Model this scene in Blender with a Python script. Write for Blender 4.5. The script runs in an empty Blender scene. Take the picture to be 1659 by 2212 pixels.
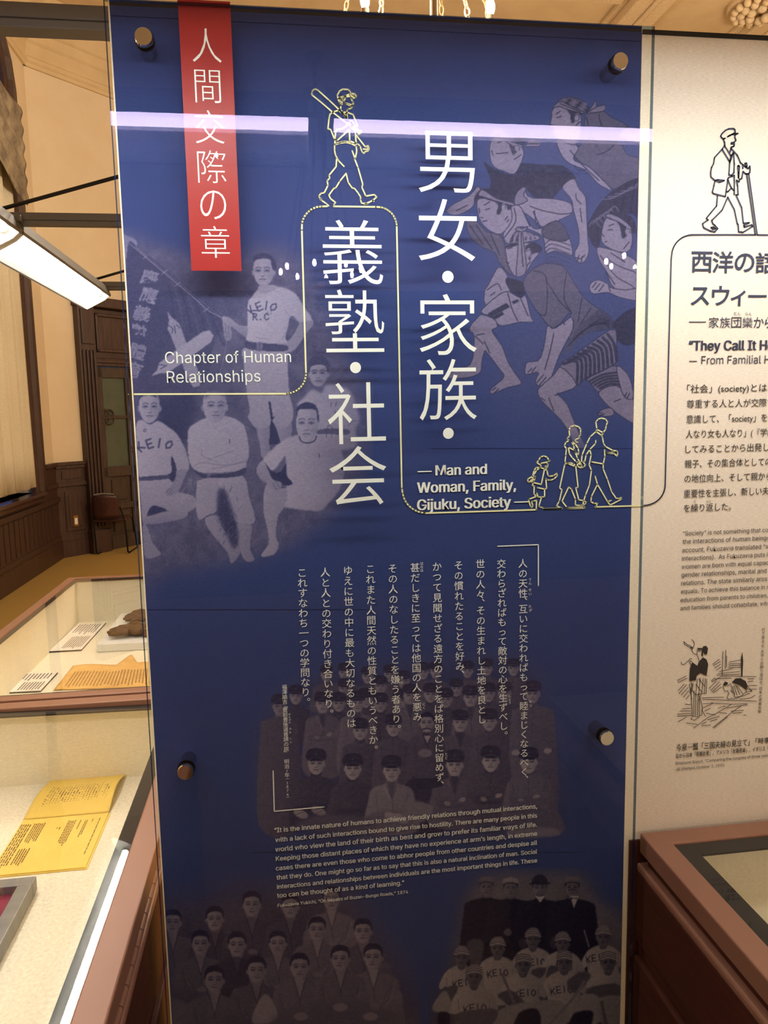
import bpy, bmesh, math, random
import numpy as np
from mathutils import Vector, Matrix

# ------------------------------------------------------------------ camera, world, light, exposure
SC = bpy.context.scene
COL = SC.collection
F_PX, PITCH, YAW, ROLL = 1634.5, -.1286, -.135, .0199
CAM = np.array([.227, -1.2597, 1.6869])
def _rot(p, y, r):
    cy, sy, cp, sp, cr, sr = math.cos(y), math.sin(y), math.cos(p), math.sin(p), math.cos(r), math.sin(r)
    return (np.array([[cy, -sy, 0], [sy, cy, 0], [0, 0, 1]]) @ np.array([[1, 0, 0], [0, cp, -sp], [0, sp, cp]])
            @ np.array([[cr, 0, sr], [0, 1, 0], [-sr, 0, cr]]))
RC = _rot(PITCH, YAW, ROLL)
cd = bpy.data.cameras.new('camera'); co = bpy.data.objects.new('camera', cd); COL.objects.link(co)
M = Matrix.Identity(4)
for i in range(3):
    M[i][0], M[i][1], M[i][2], M[i][3] = RC[i, 0], RC[i, 2], -RC[i, 1], CAM[i]
co.matrix_world = M
cd.sensor_fit = 'HORIZONTAL'; cd.sensor_width = 36.0; cd.lens = F_PX / 1659 * 36; cd.clip_start = .02; cd.clip_end = 100
SC.camera = co
w = bpy.data.worlds.new('world'); SC.world = w; w.use_nodes = True
w.node_tree.nodes['Background'].inputs[0].default_value = (.05, .07, .12, 1); w.node_tree.nodes['Background'].inputs[1].default_value = .5
SC.view_settings.view_transform = 'Standard'; SC.view_settings.look = 'None'
SC.view_settings.exposure = 0.2; SC.view_settings.gamma = 1.0; SC.view_settings.use_curve_mapping = False
TUBE_E, FRONT_E, BULB_E, REAR_E = 62.0, 38.0, 1000.0, 330.0
SC.cycles.sample_clamp_indirect = 60.0

def at(px, axis=1, val=0.0):
    """a point of the photograph put on the plane axis = val"""
    px = np.atleast_2d(np.asarray(px, float))
    d = np.stack([(px[:, 0] - 829.5) / F_PX, np.ones(len(px)), -(px[:, 1] - 1106) / F_PX], 1) @ RC.T
    t = (val - CAM[axis]) / d[:, axis]
    return CAM + d * t[:, None]

# ------------------------------------------------------------------ materials
def lin(h):
    c = [int(h[i:i + 2], 16) / 255 for i in (0, 2, 4)]
    return tuple(x / 12.92 if x <= .04045 else ((x + .055) / 1.055) ** 2.4 for x in c) + (1,)
def nmat(name):
    m = bpy.data.materials.new(name); m.use_nodes = True
    nt = m.node_tree; nt.nodes.clear()
    out = nt.nodes.new('ShaderNodeOutputMaterial')
    return m, nt, out
def node(nt, typ, **kw):
    n = nt.nodes.new(typ)
    for k, v in kw.items():
        if k in n.inputs.keys(): n.inputs[k].default_value = v
        else: setattr(n, k, v)
    return n
def coords(nt, scale, rot=(0, 0, 0)):
    tc = node(nt, 'ShaderNodeTexCoord'); mp = node(nt, 'ShaderNodeMapping')
    mp.inputs['Scale'].default_value = scale; mp.inputs['Rotation'].default_value = rot
    nt.links.new(tc.outputs['Object'], mp.inputs['Vector']); return mp.outputs['Vector']
def mixcol(nt, fac, a, b):
    n = node(nt, 'ShaderNodeMix', data_type='RGBA')
    for sock, v in ((n.inputs[0], fac), (n.inputs[6], a), (n.inputs[7], b)):
        if hasattr(v, 'is_linked'): nt.links.new(v, sock)
        else: sock.default_value = v
    return n.outputs[2]
def noise(nt, vec, scale=1., detail=4., rough=.6):
    n = node(nt, 'ShaderNodeTexNoise', Scale=scale, Detail=detail, Roughness=rough)
    nt.links.new(vec, n.inputs['Vector']); return n.outputs[0]
def ramp(nt, x, a, b):
    n = node(nt, 'ShaderNodeMapRange'); n.inputs[1].default_value = a; n.inputs[2].default_value = b
    nt.links.new(x, n.inputs[0]); return n.outputs[0]
def surf(name, c1, c2=None, rough=.6, metal=0., spec=.5, scale=(20, 20, 20), bump=0., bscale=None, dist=.001, coat=0., nscale=1., lo=.35, hi=.65):
    m, nt, out = nmat(name)
    p = node(nt, 'ShaderNodeBsdfPrincipled', Roughness=rough, Metallic=metal)
    p.inputs['Specular IOR Level'].default_value = spec; p.inputs['Coat Weight'].default_value = coat
    c1 = lin(c1); c2 = lin(c2) if c2 else tuple(x * .93 for x in c1[:3]) + (1,)
    nz = noise(nt, coords(nt, scale), nscale)
    nt.links.new(mixcol(nt, ramp(nt, nz, lo, hi), c1, c2), p.inputs['Base Color'])
    if bump:
        b = node(nt, 'ShaderNodeBump', Strength=bump, Distance=dist)
        nt.links.new(noise(nt, coords(nt, bscale or scale), 1.), b.inputs['Height'])
        nt.links.new(b.outputs[0], p.inputs['Normal'])
    nt.links.new(p.outputs[0], out.inputs[0]); return m
def emit(name, c, s):
    m, nt, out = nmat(name); e = node(nt, 'ShaderNodeEmission', Strength=s); e.inputs[0].default_value = c
    nt.links.new(e.outputs[0], out.inputs[0]); return m
def pane(name, base, tint, trans=(1, 1, 1, 1), grow=.9, power=5.):
    """clear pane: transparent with a mirror reflection that grows at grazing angles"""
    m, nt, out = nmat(name)
    t = node(nt, 'ShaderNodeBsdfTransparent'); t.inputs[0].default_value = trans
    g = node(nt, 'ShaderNodeBsdfGlossy', Roughness=0.0); g.inputs[0].default_value = tint
    lw = node(nt, 'ShaderNodeLayerWeight'); lw.inputs[0].default_value = .5
    pw = node(nt, 'ShaderNodeMath', operation='POWER'); nt.links.new(lw.outputs['Facing'], pw.inputs[0]); pw.inputs[1].default_value = power
    ma = node(nt, 'ShaderNodeMath', operation='MULTIPLY_ADD'); nt.links.new(pw.outputs[0], ma.inputs[0])
    ma.inputs[1].default_value = grow; ma.inputs[2].default_value = base
    mx = node(nt, 'ShaderNodeMixShader'); nt.links.new(ma.outputs[0], mx.inputs[0])
    nt.links.new(t.outputs[0], mx.inputs[1]); nt.links.new(g.outputs[0], mx.inputs[2])
    nt.links.new(mx.outputs[0], out.inputs[0]); return m
BLUE = lin('314078')
def fabric(name, base, printed=False, bump=.5):
    """woven cloth with horizontal slubs; printed: tones from the mesh's own print attribute"""
    m, nt, out = nmat(name)
    p = node(nt, 'ShaderNodeBsdfPrincipled', Roughness=.75); p.inputs['Specular IOR Level'].default_value = .2
    weave = noise(nt, coords(nt, (130, 130, 900)), 1., 3., .7)
    slub = noise(nt, coords(nt, (600, 100, 600)), 1., 2., .6)
    col = base
    if printed:
        at_ = node(nt, 'ShaderNodeVertexColor'); at_.layer_name = 'Print'
        col = mixcol(nt, at_.outputs['Alpha'], base, at_.outputs['Color'])
    dark = node(nt, 'ShaderNodeMix', data_type='RGBA', blend_type='MULTIPLY'); dark.inputs[0].default_value = 1.
    if hasattr(col, 'is_linked'): nt.links.new(col, dark.inputs[6])
    else: dark.inputs[6].default_value = col
    nt.links.new(mixcol(nt, ramp(nt, weave, .3, .7), (.84, .84, .84, 1), (1.1, 1.1, 1.1, 1)), dark.inputs[7])
    nt.links.new(dark.outputs[2], p.inputs['Base Color'])
    add = node(nt, 'ShaderNodeMath', operation='ADD'); nt.links.new(weave, add.inputs[0]); nt.links.new(slub, add.inputs[1])
    b = node(nt, 'ShaderNodeBump', Strength=bump, Distance=.0006); nt.links.new(add.outputs[0], b.inputs['Height'])
    nt.links.new(b.outputs[0], p.inputs['Normal'])
    nt.links.new(p.outputs[0], out.inputs[0]); return m
MT = {}
MT['blue'] = fabric('blue_cloth', BLUE)
MT['print'] = fabric('printed_cloth', BLUE, True)
MT['cream'] = fabric('cream_cloth', lin('f4e8d2'), bump=.35)
MT['case_cloth'] = fabric('case_lining', lin('eee6cc'), bump=.5)
MT['wall'] = surf('painted_plaster', 'e4cfab', 'dfc8a2', .8, scale=(2, 2, 2), bump=.1, bscale=(60, 60, 60))
MT['ceil'] = surf('ceiling_plaster', 'dcc193', 'd3b78a', .85, scale=(3, 3, 3))
MT['plaster'] = surf('moulded_plaster', 'dfc599', 'd2b58a', .8, scale=(30, 30, 30), bump=.3, bscale=(60, 60, 60), dist=.01)
MT['wood'] = surf('dark_wood', '4d352b', '38251e', .45, scale=(40, 40, 3), nscale=1.)
MT['door_wood'] = surf('door_wood', '4c3a2c', '3a2b21', .5, scale=(30, 30, 3))
MT['carpet'] = surf('ochre_carpet', 'b8964e', 'a58443', .95, scale=(150, 150, 150), bump=.6, bscale=(400, 400, 400), dist=.004)
MT['grey_metal'] = surf('grey_metal', '6e6a66', '64605d', .45, .3, scale=(5, 5, 5))
MT['rail'] = surf('bronze_rail', '8f654e', '8a604a', .42, .15, scale=(3, 3, 3))
MT['case_body'] = surf('case_veneer', '4f2a1f', '422318', .55, spec=.15, scale=(6, 6, 60))
MT['border'] = surf('black_border', '232220', '1e1e1b', .6, spec=.15, scale=(9, 9, 9))
MT['chrome'] = surf('polished_chrome', 'c8c4c0', 'bdb9b6', .08, 1., scale=(5, 5, 5))
MT['cap_metal'] = surf('satin_cap', 'd6d1cb', 'ccc7c1', .07, 1., scale=(5, 5, 5))
MT['white_paint'] = surf('white_enamel', 'f0f0ea', 'e8e8e0', .4, scale=(5, 5, 5))
MT['letter'] = surf('white_vinyl', 'f1f4f0', 'eaede8', .5, scale=(5, 5, 5))
MT['print_white'] = surf('white_ink', 'eff3f4', 'e8eced', .7, scale=(90, 90, 90))
MT['line'] = surf('pale_yellow_ink', 'f2efbf', 'ebe8b4', .7, scale=(90, 90, 90))
MT['navy_ink'] = surf('navy_ink', '353c52', '2f3548', .7, scale=(90, 90, 90))
MT['black_ink'] = surf('black_ink', '38322c', '302b27', .75, scale=(90, 90, 90))
MT['red'] = surf('red_vinyl', 'a31010', '9a0f0f', .45, scale=(6, 6, 6))
MT['glass'] = pane('display_glass', .022, (.74, .60, 1., 1), (.972, 1., .955, 1))
MT['glass_back'] = pane('display_glass_back', .004, (.8, .65, 1., 1), grow=.05)
MT['glass_edge'] = pane('glass_cut_edge', .45, (.30, .42, .52, 1), (.42, .55, .6, 1), grow=.4, power=2.)
MT['case_glass'] = pane('case_glass', .035, (1, .97, .92, 1))
MT['door_glass'] = surf('door_glass', '586052', '4e564a', .12, scale=(3, 3, 3))
MT['curtain'] = surf('cream_curtain', 'd8ccae', 'cdbf9e', .85, scale=(90, 90, 90), bump=.2)
MT['valance'] = surf('draped_valance', 'a8977b', '6b5d4c', .8, scale=(6, 6, 6))
MT['yellow_paper'] = surf('yellow_paper', 'f2d269', 'eccb60', .8, scale=(12, 12, 12))
MT['tan_paper'] = surf('aged_paper', 'e4b768', 'd3a457', .85, scale=(14, 14, 14))
MT['card'] = surf('white_card', 'f1ebdf', 'ece5d6', .7, scale=(9, 9, 9))
MT['dark'] = surf('dark_edge', '1d1c22', '18171c', .5, scale=(9, 9, 9))
MT['steel'] = surf('grey_frame', '8b8983', '7f7d77', .4, .5, scale=(4, 40, 4))
MT['crimson'] = surf('crimson_mat', '8c1f30', '7d1a2a', .7, scale=(30, 30, 30))
MT['pink'] = surf('faded_red_print', 'c0707a', 'a85663', .7, scale=(25, 25, 25))
MT['leather'] = surf('worn_leather', '7b5c36', '5e4427', .6, scale=(60, 60, 60), bump=.5, dist=.002)
MT['brass'] = surf('aged_brass', 'b58a4a', '9c7338', .35, .9, scale=(20, 20, 20))
MT['gold'] = surf('pale_gold', '7a5c34', '6c502d', .5, .1, scale=(20, 20, 20))
MT['sleeve'] = surf('candle_sleeve', '9c8460', '927a57', .5, scale=(20, 20, 20))
MT['chair_back'] = surf('chair_vinyl', '4b2b27', '40241f', .4, scale=(20, 20, 20))
MT['black_metal'] = surf('black_metal', '2a2826', '232120', .4, .6, scale=(9, 9, 9))
MT['tube'] = emit('tube_glow', (1., .98, .90, 1), TUBE_E)
MT['front_tube'] = emit('cool_tube_glow', (.97, .97, 1., 1), FRONT_E)
MT['bulb'] = emit('bulb_glow', (1., .90, .76, 1), BULB_E)
MT['rear_bulb'] = emit('soft_bulb_glow', (1., .90, .80, 1), REAR_E)
MT['window'] = emit('evening_window', (.16, .28, .75, 1), .35)

# ------------------------------------------------------------------ mesh helpers
class MB:
    def __init__(s): s.v, s.f, s.m, s.sm = [], [], [], []
    def add(s, v, f, mi=0, smooth=False):
        o = len(s.v); s.v += [tuple(map(float, p)) for p in v]; s.f += [tuple(o + i for i in q) for q in f]
        s.m += [mi] * len(f); s.sm += [smooth] * len(f); return s
    def box(s, x0, x1, y0, y1, z0, z1, mi=0):
        v = [(x, y, z) for z in (z0, z1) for y in (y0, y1) for x in (x0, x1)]
        return s.add(v, [(0, 2, 3, 1), (4, 5, 7, 6), (0, 1, 5, 4), (2, 6, 7, 3), (0, 4, 6, 2), (1, 3, 7, 5)], mi)
    def obox(s, mat, x0, x1, y0, y1, z0, z1, mi=0):
        n = len(s.v); s.box(x0, x1, y0, y1, z0, z1, mi)
        s.v[n:] = [tuple(mat @ Vector(p)) for p in s.v[n:]]; return s
    def quad(s, a, b, c, d, mi=0): return s.add([a, b, c, d], [(0, 1, 2, 3)], mi)
    def cyl(s, a, b, r, n=24, r2=None, mi=0, cap=True):
        a, b = Vector(a), Vector(b); d = (b - a).normalized(); u = d.orthogonal().normalized(); t = d.cross(u); r2 = r if r2 is None else r2
        v = [a + (u * math.cos(q) + t * math.sin(q)) * r for q in [2 * math.pi * i / n for i in range(n)]]
        v += [b + (u * math.cos(q) + t * math.sin(q)) * r2 for q in [2 * math.pi * i / n for i in range(n)]]
        s.add(v, [(i, (i + 1) % n, n + (i + 1) % n, n + i) for i in range(n)], mi, True)
        if cap: s.add(v[:n], [tuple(range(n))[::-1]], mi); s.add(v[n:], [tuple(range(n))], mi)
        return s
    def tube(s, pts, r, n=10, closed=False):
        pts = [Vector(p) for p in pts]; L = len(pts); rings = []
        for i, p in enumerate(pts):
            a = pts[i - 1] if (i or closed) else p; b = pts[(i + 1) % L] if (i < L - 1 or closed) else p
            d = (b - a).normalized(); u = d.cross(Vector((.3, .2, .93))).normalized(); t = d.cross(u)
            rr = r[i] if hasattr(r, '__len__') else r
            rings.append([p + (u * math.cos(2 * math.pi * k / n) + t * math.sin(2 * math.pi * k / n)) * rr for k in range(n)])
        v = [q for g in rings for q in g]; f = []
        for i in range(L if closed else L - 1):
            j = (i + 1) % L
            f += [(i * n + k, i * n + (k + 1) % n, j * n + (k + 1) % n, j * n + k) for k in range(n)]
        s.add(v, f, 0, True)
        if not closed: s.add(rings[0], [tuple(range(n))[::-1]]); s.add(rings[-1], [tuple(range(n))])
        return s
    def extrude(s, prof, a, b, axis, closed=True, mi=0):
        """profile [(u,v)] swept along axis (0: x, 1: y); u is the other horizontal axis, v is z"""
        n = len(prof); P = []
        for c in (a, b): P += [((c, u, v) if axis == 0 else (u, c, v)) for u, v in prof]
        f = [(i, (i + 1) % n, n + (i + 1) % n, n + i) for i in range(n if closed else n - 1)]
        s.add(P, f, mi)
        if closed: s.add(P[:n], [tuple(range(n))], mi); s.add(P[n:], [tuple(range(n))[::-1]], mi)
        return s
    def ball(s, c, r, n=12, sc=(1, 1, 1)):
        v, f = [], []
        for i in range(n + 1):
            for k in range(2 * n):
                th, ph = math.pi * i / n, math.pi * k / n
                v.append((c[0] + r * sc[0] * math.sin(th) * math.cos(ph), c[1] + r * sc[1] * math.sin(th) * math.sin(ph), c[2] + r * sc[2] * math.cos(th)))
        for i in range(n):
            for k in range(2 * n): f.append((i * 2 * n + k, (i + 1) * 2 * n + k, (i + 1) * 2 * n + (k + 1) % (2 * n), i * 2 * n + (k + 1) % (2 * n)))
        return s.add(v, f, 0, True)
    def ribbon(s, pts, w, closed=False):
        """flat stroke on the plane given by 3-D points sharing one y"""
        pts = [Vector(p) for p in pts]
        L = len(pts); segs = [(pts[i], pts[(i + 1) % L]) for i in range(L if closed else L - 1)]
        for a, b in segs:
            d = b - a
            if d.length < 1e-7: continue
            n = Vector((-d.z, 0, d.x)).normalized() * w / 2
            s.add([a - n, b - n, b + n, a + n], [(0, 1, 2, 3)])
        for p in pts:
            s.add([p + Vector((math.cos(q), 0, math.sin(q))) * w / 2 for q in [math.pi * k / 5 for k in range(10)]], [tuple(range(10))])
        return s
    def build(s, name, mats, parent=None, bevel=0., seg=2):
        me = bpy.data.meshes.new(name); me.from_pydata(s.v, [], s.f)
        mats = mats if isinstance(mats, (list, tuple)) else [mats]
        for m_ in mats: me.materials.append(m_)
        me.polygons.foreach_set('material_index', s.m); me.polygons.foreach_set('use_smooth', s.sm); me.update()
        o = bpy.data.objects.new(name, me); COL.objects.link(o)
        if parent:
            o.parent = parent
            def wm(q): return q.matrix_basis.copy() if q.parent is None else wm(q.parent) @ q.matrix_parent_inverse @ q.matrix_basis
            o.matrix_parent_inverse = wm(parent).inverted()
        if bevel:
            b = o.modifiers.new('bevel', 'BEVEL'); b.width = bevel; b.segments = seg; b.limit_method = 'ANGLE'
        return o
def tag(o, label=None, cat=None, group=None, kind=None):
    for k, v in (('label', label), ('category', cat), ('group', group), ('kind', kind)):
        if v: o[k] = v
    return o
def thing(name, label, cat, loc, group=None):
    o = bpy.data.objects.new(name, None); COL.objects.link(o); o.location = loc; o.empty_display_size = .05
    return tag(o, label, cat, group)
def struct(o): o['kind'] = 'structure'; return o

# ------------------------------------------------------------------ lettering helpers
_fc = bpy.data.curves.new('lettering', 'FONT'); _fo = bpy.data.objects.new('lettering', _fc); COL.objects.link(_fo)
_f0 = _f1 = _fc.font
try:                                                   # a plain grotesque face from Blender's own bundled fonts, if there
    import os
    _f1 = bpy.data.fonts.load(os.path.join(bpy.utils.system_resource('DATAFILES', path='fonts'), 'Inter.woff2'))
except Exception:
    pass
_gc = {}
def glyphs(s, bold=0., res=3, shear=0.):
    k = (s, bold, res, shear)
    if k not in _gc:
        _fc.font = _f1 if max(map(ord, s)) < 0x2e80 else _f0
        _fc.body = s; _fc.offset = bold; _fc.resolution_u = res; _fc.shear = shear
        dg = bpy.context.evaluated_depsgraph_get(); dg.update()
        me = bpy.data.meshes.new_from_object(_fo.evaluated_get(dg))
        v = np.array([x.co[:2] for x in me.vertices]) if len(me.vertices) else np.zeros((0, 2))
        f = [tuple(p.vertices) for p in me.polygons]; bpy.data.meshes.remove(me); _gc[k] = (v, f)
    return _gc[k]
def line_px(mb, s, pl, pr, y, bold=0., h=None, res=2, shear=0., asp=1.05):
    """one line set so that its ink runs from photo point pl (baseline, left) to pr on the plane at depth y"""
    v, f = glyphs(s, 0., res, shear); A, B = at([pl, pr], 1, y)
    x0, x1 = v[:, 0].min(), v[:, 0].max(); sx = (B[0] - A[0]) / (x1 - x0); sz = sx * asp if h is None else h
    z = (A[2] + B[2]) / 2
    for i, d in enumerate((-bold, 0., bold) if bold else (0.,)):
        mb.add(np.stack([A[0] + (v[:, 0] - x0 + d) * sx, np.full(len(v), y - i * 1e-4), z + v[:, 1] * sz], 1), f)
def box_px(mb, s, p0, p1, y, bold=0., res=4):
    """one character set so that its ink fills the photo box p0 (top left) - p1 (bottom right)"""
    v, f = glyphs(s, bold, res); A, B = at([p0, p1], 1, y); lo, hi = v.min(0), v.max(0)
    q = (v - lo) / (hi - lo)
    mb.add(np.stack([A[0] + q[:, 0] * (B[0] - A[0]), np.full(len(v), y), B[2] + q[:, 1] * (A[2] - B[2])], 1), f)
def column_px(mb, s, pt, pb, y, size, bold=0., res=2, em=.93):
    """vertical Japanese column: centre of the first character at pt, of the last at pb"""
    A, B = at([pt, pb], 1, y); wgt = [(.58 if c in '、' else .62 if c in '「」（）()' else .8 if c in '0123456789' else 1.) for c in s]
    pos = [0.]
    for i in range(1, len(s)): pos.append(pos[-1] + (wgt[i - 1] + wgt[i]) / 2)
    for c, q in zip(s, pos):
        v, f = glyphs(c, bold, res)
        if not len(v): continue
        t = q / pos[-1]; cx, cz = A[0] + (B[0] - A[0]) * t, A[2] + (B[2] - A[2]) * t
        u = v - np.array([.5, .38])
        if c in '「」（）()ー': 
            if c in '()': u = v - (v.min(0) + v.max(0)) / 2
            u = np.stack([u[:, 1], -u[:, 0]], 1)
        elif c in '0123456789': u = v - np.array([(v[:, 0].min() + v[:, 0].max()) / 2, .37])
        elif c in '、。': u = u + np.array([.58, .52])
        mb.add(np.stack([cx + u[:, 0] * size, np.full(len(u), y), cz + u[:, 1] * size], 1), f)
def strokes(mb, data, y, w, ox=0., oy=0., k=1., closed=False):
    for ln in data.strip().splitlines():
        q = [tuple(map(float, t.split(','))) for t in ln.split()]
        if len(q) > 1: mb.ribbon(at([(ox + a / k, oy + b / k) for a, b in q], 1, y), w)

# ------------------------------------------------------------------ the room
H = 6.4
struct(MB().box(-2.5, 7, -6, 13, -.1, 0).build('floor', MT['carpet']))
struct(MB().box(-2.7, 7.2, -12.2, 13.2, H, H + .15).build('ceiling', MT['ceil']))
b = MB().box(-2.7, -2.5, -12, 3.0, 0, H).box(-2.7, -2.5, 7.55, 8.45, 0, H).box(-2.7, -2.5, 3.0, 7.55, 0, .9).box(-2.7, -2.5, 3.0, 7.55, 5.75, H)
struct(b.build('wall_left', MT['wall']))
TH = math.radians(47); CH = Matrix.Translation((-2.5, 8.4, 0)) @ Matrix.Rotation(TH, 4, 'Z')   # chamfer: local x along the wall, -y into the room
def ch(mb, *a, **k): return mb.obox(CH, *a, **k)
b = MB(); ch(b, -.1, .45, 0, .2, 0, H); ch(b, .45, 2.2, 0, .2, 3.12, H); ch(b, 2.2, 6.0, 0, .2, 0, H)
struct(b.build('wall_far_left', MT['wall']))
struct(MB().box(1.5, 7, 12.6, 12.8, 0, H).build('wall_back', MT['wall']))
struct(MB().box(7, 7.2, -12, 12.8, 0, H).build('wall_right', MT['wall']))
struct(MB().box(-2.7, 7.2, -12.2, -12, 0, H).build('wall_front', MT['wall']))
# cornice: stepped mouldings along the left wall and the chamfer
corn = [(0, 5.70), (.03, 5.70), (.03, 5.74), (.055, 5.76), (.055, 5.80), (.03, 5.82), (.05, 5.95), (.08, 5.98), (.08, 6.08), (.11, 6.10), (.20, 6.22), (.20, 6.26), (.26, 6.30), (.32, 6.36), (.32, H), (0, H)]
struct(MB().extrude([(-2.5 + u, v) for u, v in corn], -12, 8.4, 1).build('trim_1', MT['ceil']))
b = MB(); v = []; n = len(corn)
for x in (-.05, 6): v += [tuple(CH @ Vector((x, -u, z))) for u, z in corn]
b.add(v, [(i, (i + 1) % n, n + (i + 1) % n, n + i) for i in range(n)]); struct(b.build('trim_2', MT['ceil']))
# ceiling beams with mouldings and a plaster ornament
k = 2
for x in (4.62, 6.35):
    b = MB().box(x - .22, x + .22, -12, 12.6, H - .16, H).box(x - .30, x - .22, -12, 12.6, H - .06, H).box(x + .22, x + .30, -12, 12.6, H - .06, H).box(x - .03, x + .03, -12, 12.6, H - .19, H - .16)
    k += 1; struct(b.build('trim_%d' % k, MT['plaster'], bevel=.015))
for y in (3.0, 7.55, 11.6):
    b = MB().box(-2.5, 4.3, y - .10, y + .10, H - .10, H).box(-2.5, 4.3, y - .16, y - .10, H - .04, H).box(-2.5, 4.3, y + .10, y + .16, H - .04, H)
    k += 1; struct(b.build('trim_%d' % k, MT['plaster'], bevel=.015))
orn = thing('plaster_ornament', 'carved cream plaster leaf boss on the ceiling beam at upper right', 'ornament', (6.05, 7.6, H - .03))
rnd = random.Random(4); b = MB()
for r_, c_ in ((.06, 1), (.15, 7), (.24, 12), (.32, 18)):
    for i in range(c_):
        q = 2 * math.pi * i / c_ + r_ * 9
        b.ball((6.05 + math.cos(q) * r_, 7.6 + math.sin(q) * r_, H - .09 - .09 * (1 - r_ / .35)), .062 - .06 * r_, 6, (1, 1, .8 + .5 * rnd.random()))
b.build('leaf_cluster', MT['plaster'], orn)
MB().cyl((6.05, 7.6, H - .001), (6.05, 7.6, H - .05), .40, 32).build('rosette_base', MT['plaster'], orn)
# wainscot
def wains(b, x0, x1, m=CH, s=1):
    for a in ((0, .03, 0, .20), (.0, .018, .20, 1.18), (.0, .055, 1.14, 1.18), (0, .04, 1.10, 1.14), (0, .045, .88, .93), (0, .03, .20, .26)):
        b.obox(m, x0, x1, -a[1], .0, a[2], a[3])
b = MB(); wains(b, 0, .42)
ch(b, .10, .36, -.03, -.018, .32, .82); ch(b, .14, .32, -.038, -.03, .37, .77); ch(b, .08, .36, -.028, -.018, .97, 1.07)
struct(b.build('baseboard_far_left', MT['wood'], bevel=.006))
LW = Matrix.Translation((-2.5, 0, 0)) @ Matrix.Rotation(math.radians(90), 4, 'Z')     # local x = world y, -y = +x into the room
b = MB()
for a in ((0, .04, 0, .22), (0, .02, .22, .9), (0, .05, .70, .76), (0, .032, .22, .28)): b.obox(LW, -12, 8.4, -a[1], 0, a[2], a[3])
for i in range(34): b.obox(LW, 3.2 + i * .15, 3.2 + i * .15 + .12, -.028, -.02, .30, .68)
b.obox(LW, 7.97, 8.42, -.018, 0, .88, 1.18); b.obox(LW, 7.97, 8.42, -.05, 0, 1.13, 1.18); b.obox(LW, 7.97, 8.42, -.045, 0, .88, .93)
struct(b.build('baseboard_left', MT['wood'], bevel=.006))
struct(MB().box(-2.5, 7, -12, -11.9, 0, 3.6).box(-2.5, 7, -12, -11.84, 3.6, 3.75).box(-2.5, 7, -12, -11.85, 0, .3).build('unseen_panelling_front', MT['wood'], bevel=.01))  # unseen tall dark wood, added to dim the lower reflection in the glass
# window: recess, pane, sill, moulded surround
win = tag(bpy.data.objects.new('window_1', None), kind='structure'); COL.objects.link(win); win.location = (-2.5, 5.3, .9)
MB().box(-2.72, -2.70, 3.0, 7.55, .9, 5.75).build('window_pane', MT['window'], win)
b = MB().box(-2.7, -2.66, 3.0, 7.55, .9, .98).box(-2.7, -2.66, 5.2, 5.3, .9, 5.75).box(-2.7, -2.66, 7.46, 7.55, .9, 5.75).box(-2.7, -2.66, 3.0, 7.55, 3.3, 3.4)
b.build('window_frame', MT['wood'], win)
MB().box(-2.7, -2.36, 2.9, 7.62, .86, .90).box(-2.5, -2.40, 2.9, 7.62, .80, .86).build('window_sill', surf('varnished_sill', '5a4034', '4d362c', .15, scale=(30, 4, 30)), win, bevel=.01)
prof = [(7.50, .0), (7.50, .05), (7.56, .07), (7.60, .05), (7.64, .05), (7.68, .085), (7.76, .085), (7.80, .06), (7.84, .06), (7.88, .04), (7.97, .03), (7.97, .0)]
b = MB(); n = len(prof); v = []
arch = [.9, 5.30]
rings = [(0, .9), (0, 5.25), (-.06, 5.45), (-.22, 5.65), (-.45, 5.78)]
for dy, z in rings: v += [(-2.5 + u, y + dy * (1 if z > 5 else 0), z) for y, u in prof]
b.add(v, [(r * n + i, r * n + (i + 1) % n, (r + 1) * n + (i + 1) % n, (r + 1) * n + i) for r in range(len(rings) - 1) for i in range(n)])
b.build('window_surround', MT['wood'], win)
# curtain and swag
b = MB(); N = 150; P = []
for zi in range(12):
    z = .975 + (4.6 - .975) * zi / 11
    for i in range(N + 1):
        y = 3.1 + 4.28 * i / N
        P.append((-2.41 + .035 * math.sin(i * .62 + .25 * math.sin(zi * .4)) + .012 * math.sin(i * 1.7), y + .03 * zi / 11 * math.sin(i * .3), z + (.012 * math.sin(i * .62) if zi == 0 else 0)))
b.add(P, [(r * (N + 1) + i, r * (N + 1) + i + 1, (r + 1) * (N + 1) + i + 1, (r + 1) * (N + 1) + i) for r in range(11) for i in range(N)], 0, True)
o = b.build('curtain', MT['curtain']); o.modifiers.new('thick', 'SOLIDIFY').thickness = .004
tag(o, 'long cream pleated curtain hanging over the tall window on the left wall', 'curtain')
b = MB(); P = []; R_, C_ = 40, 30
for r in range(R_ + 1):
    for c in range(C_ + 1):
        u, t = c / C_, r / R_; y = 5.6 + 1.85 * u
        sag = 4 * .55 * u * (1 - u)
        z = 5.02 - .12 * u - t * (.35 + .62 * u ** 2 + sag * .5) ; d = .05 + .012 * math.sin(t * 36 + 6 * u) * (1 - .3 * t) + .008 * math.sin(u * 13)
        P.append((-2.345 + d, y, z))
b.add(P, [(r * (C_ + 1) + c, r * (C_ + 1) + c + 1, (r + 1) * (C_ + 1) + c + 1, (r + 1) * (C_ + 1) + c) for r in range(R_) for c in range(C_)], 0, True)
o = b.build('curtain_swag', MT['valance']); o.modifiers.new('thick', 'SOLIDIFY').thickness = .006
tag(o, 'taupe draped swag gathered at the top of the tall window', 'valance')
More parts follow.
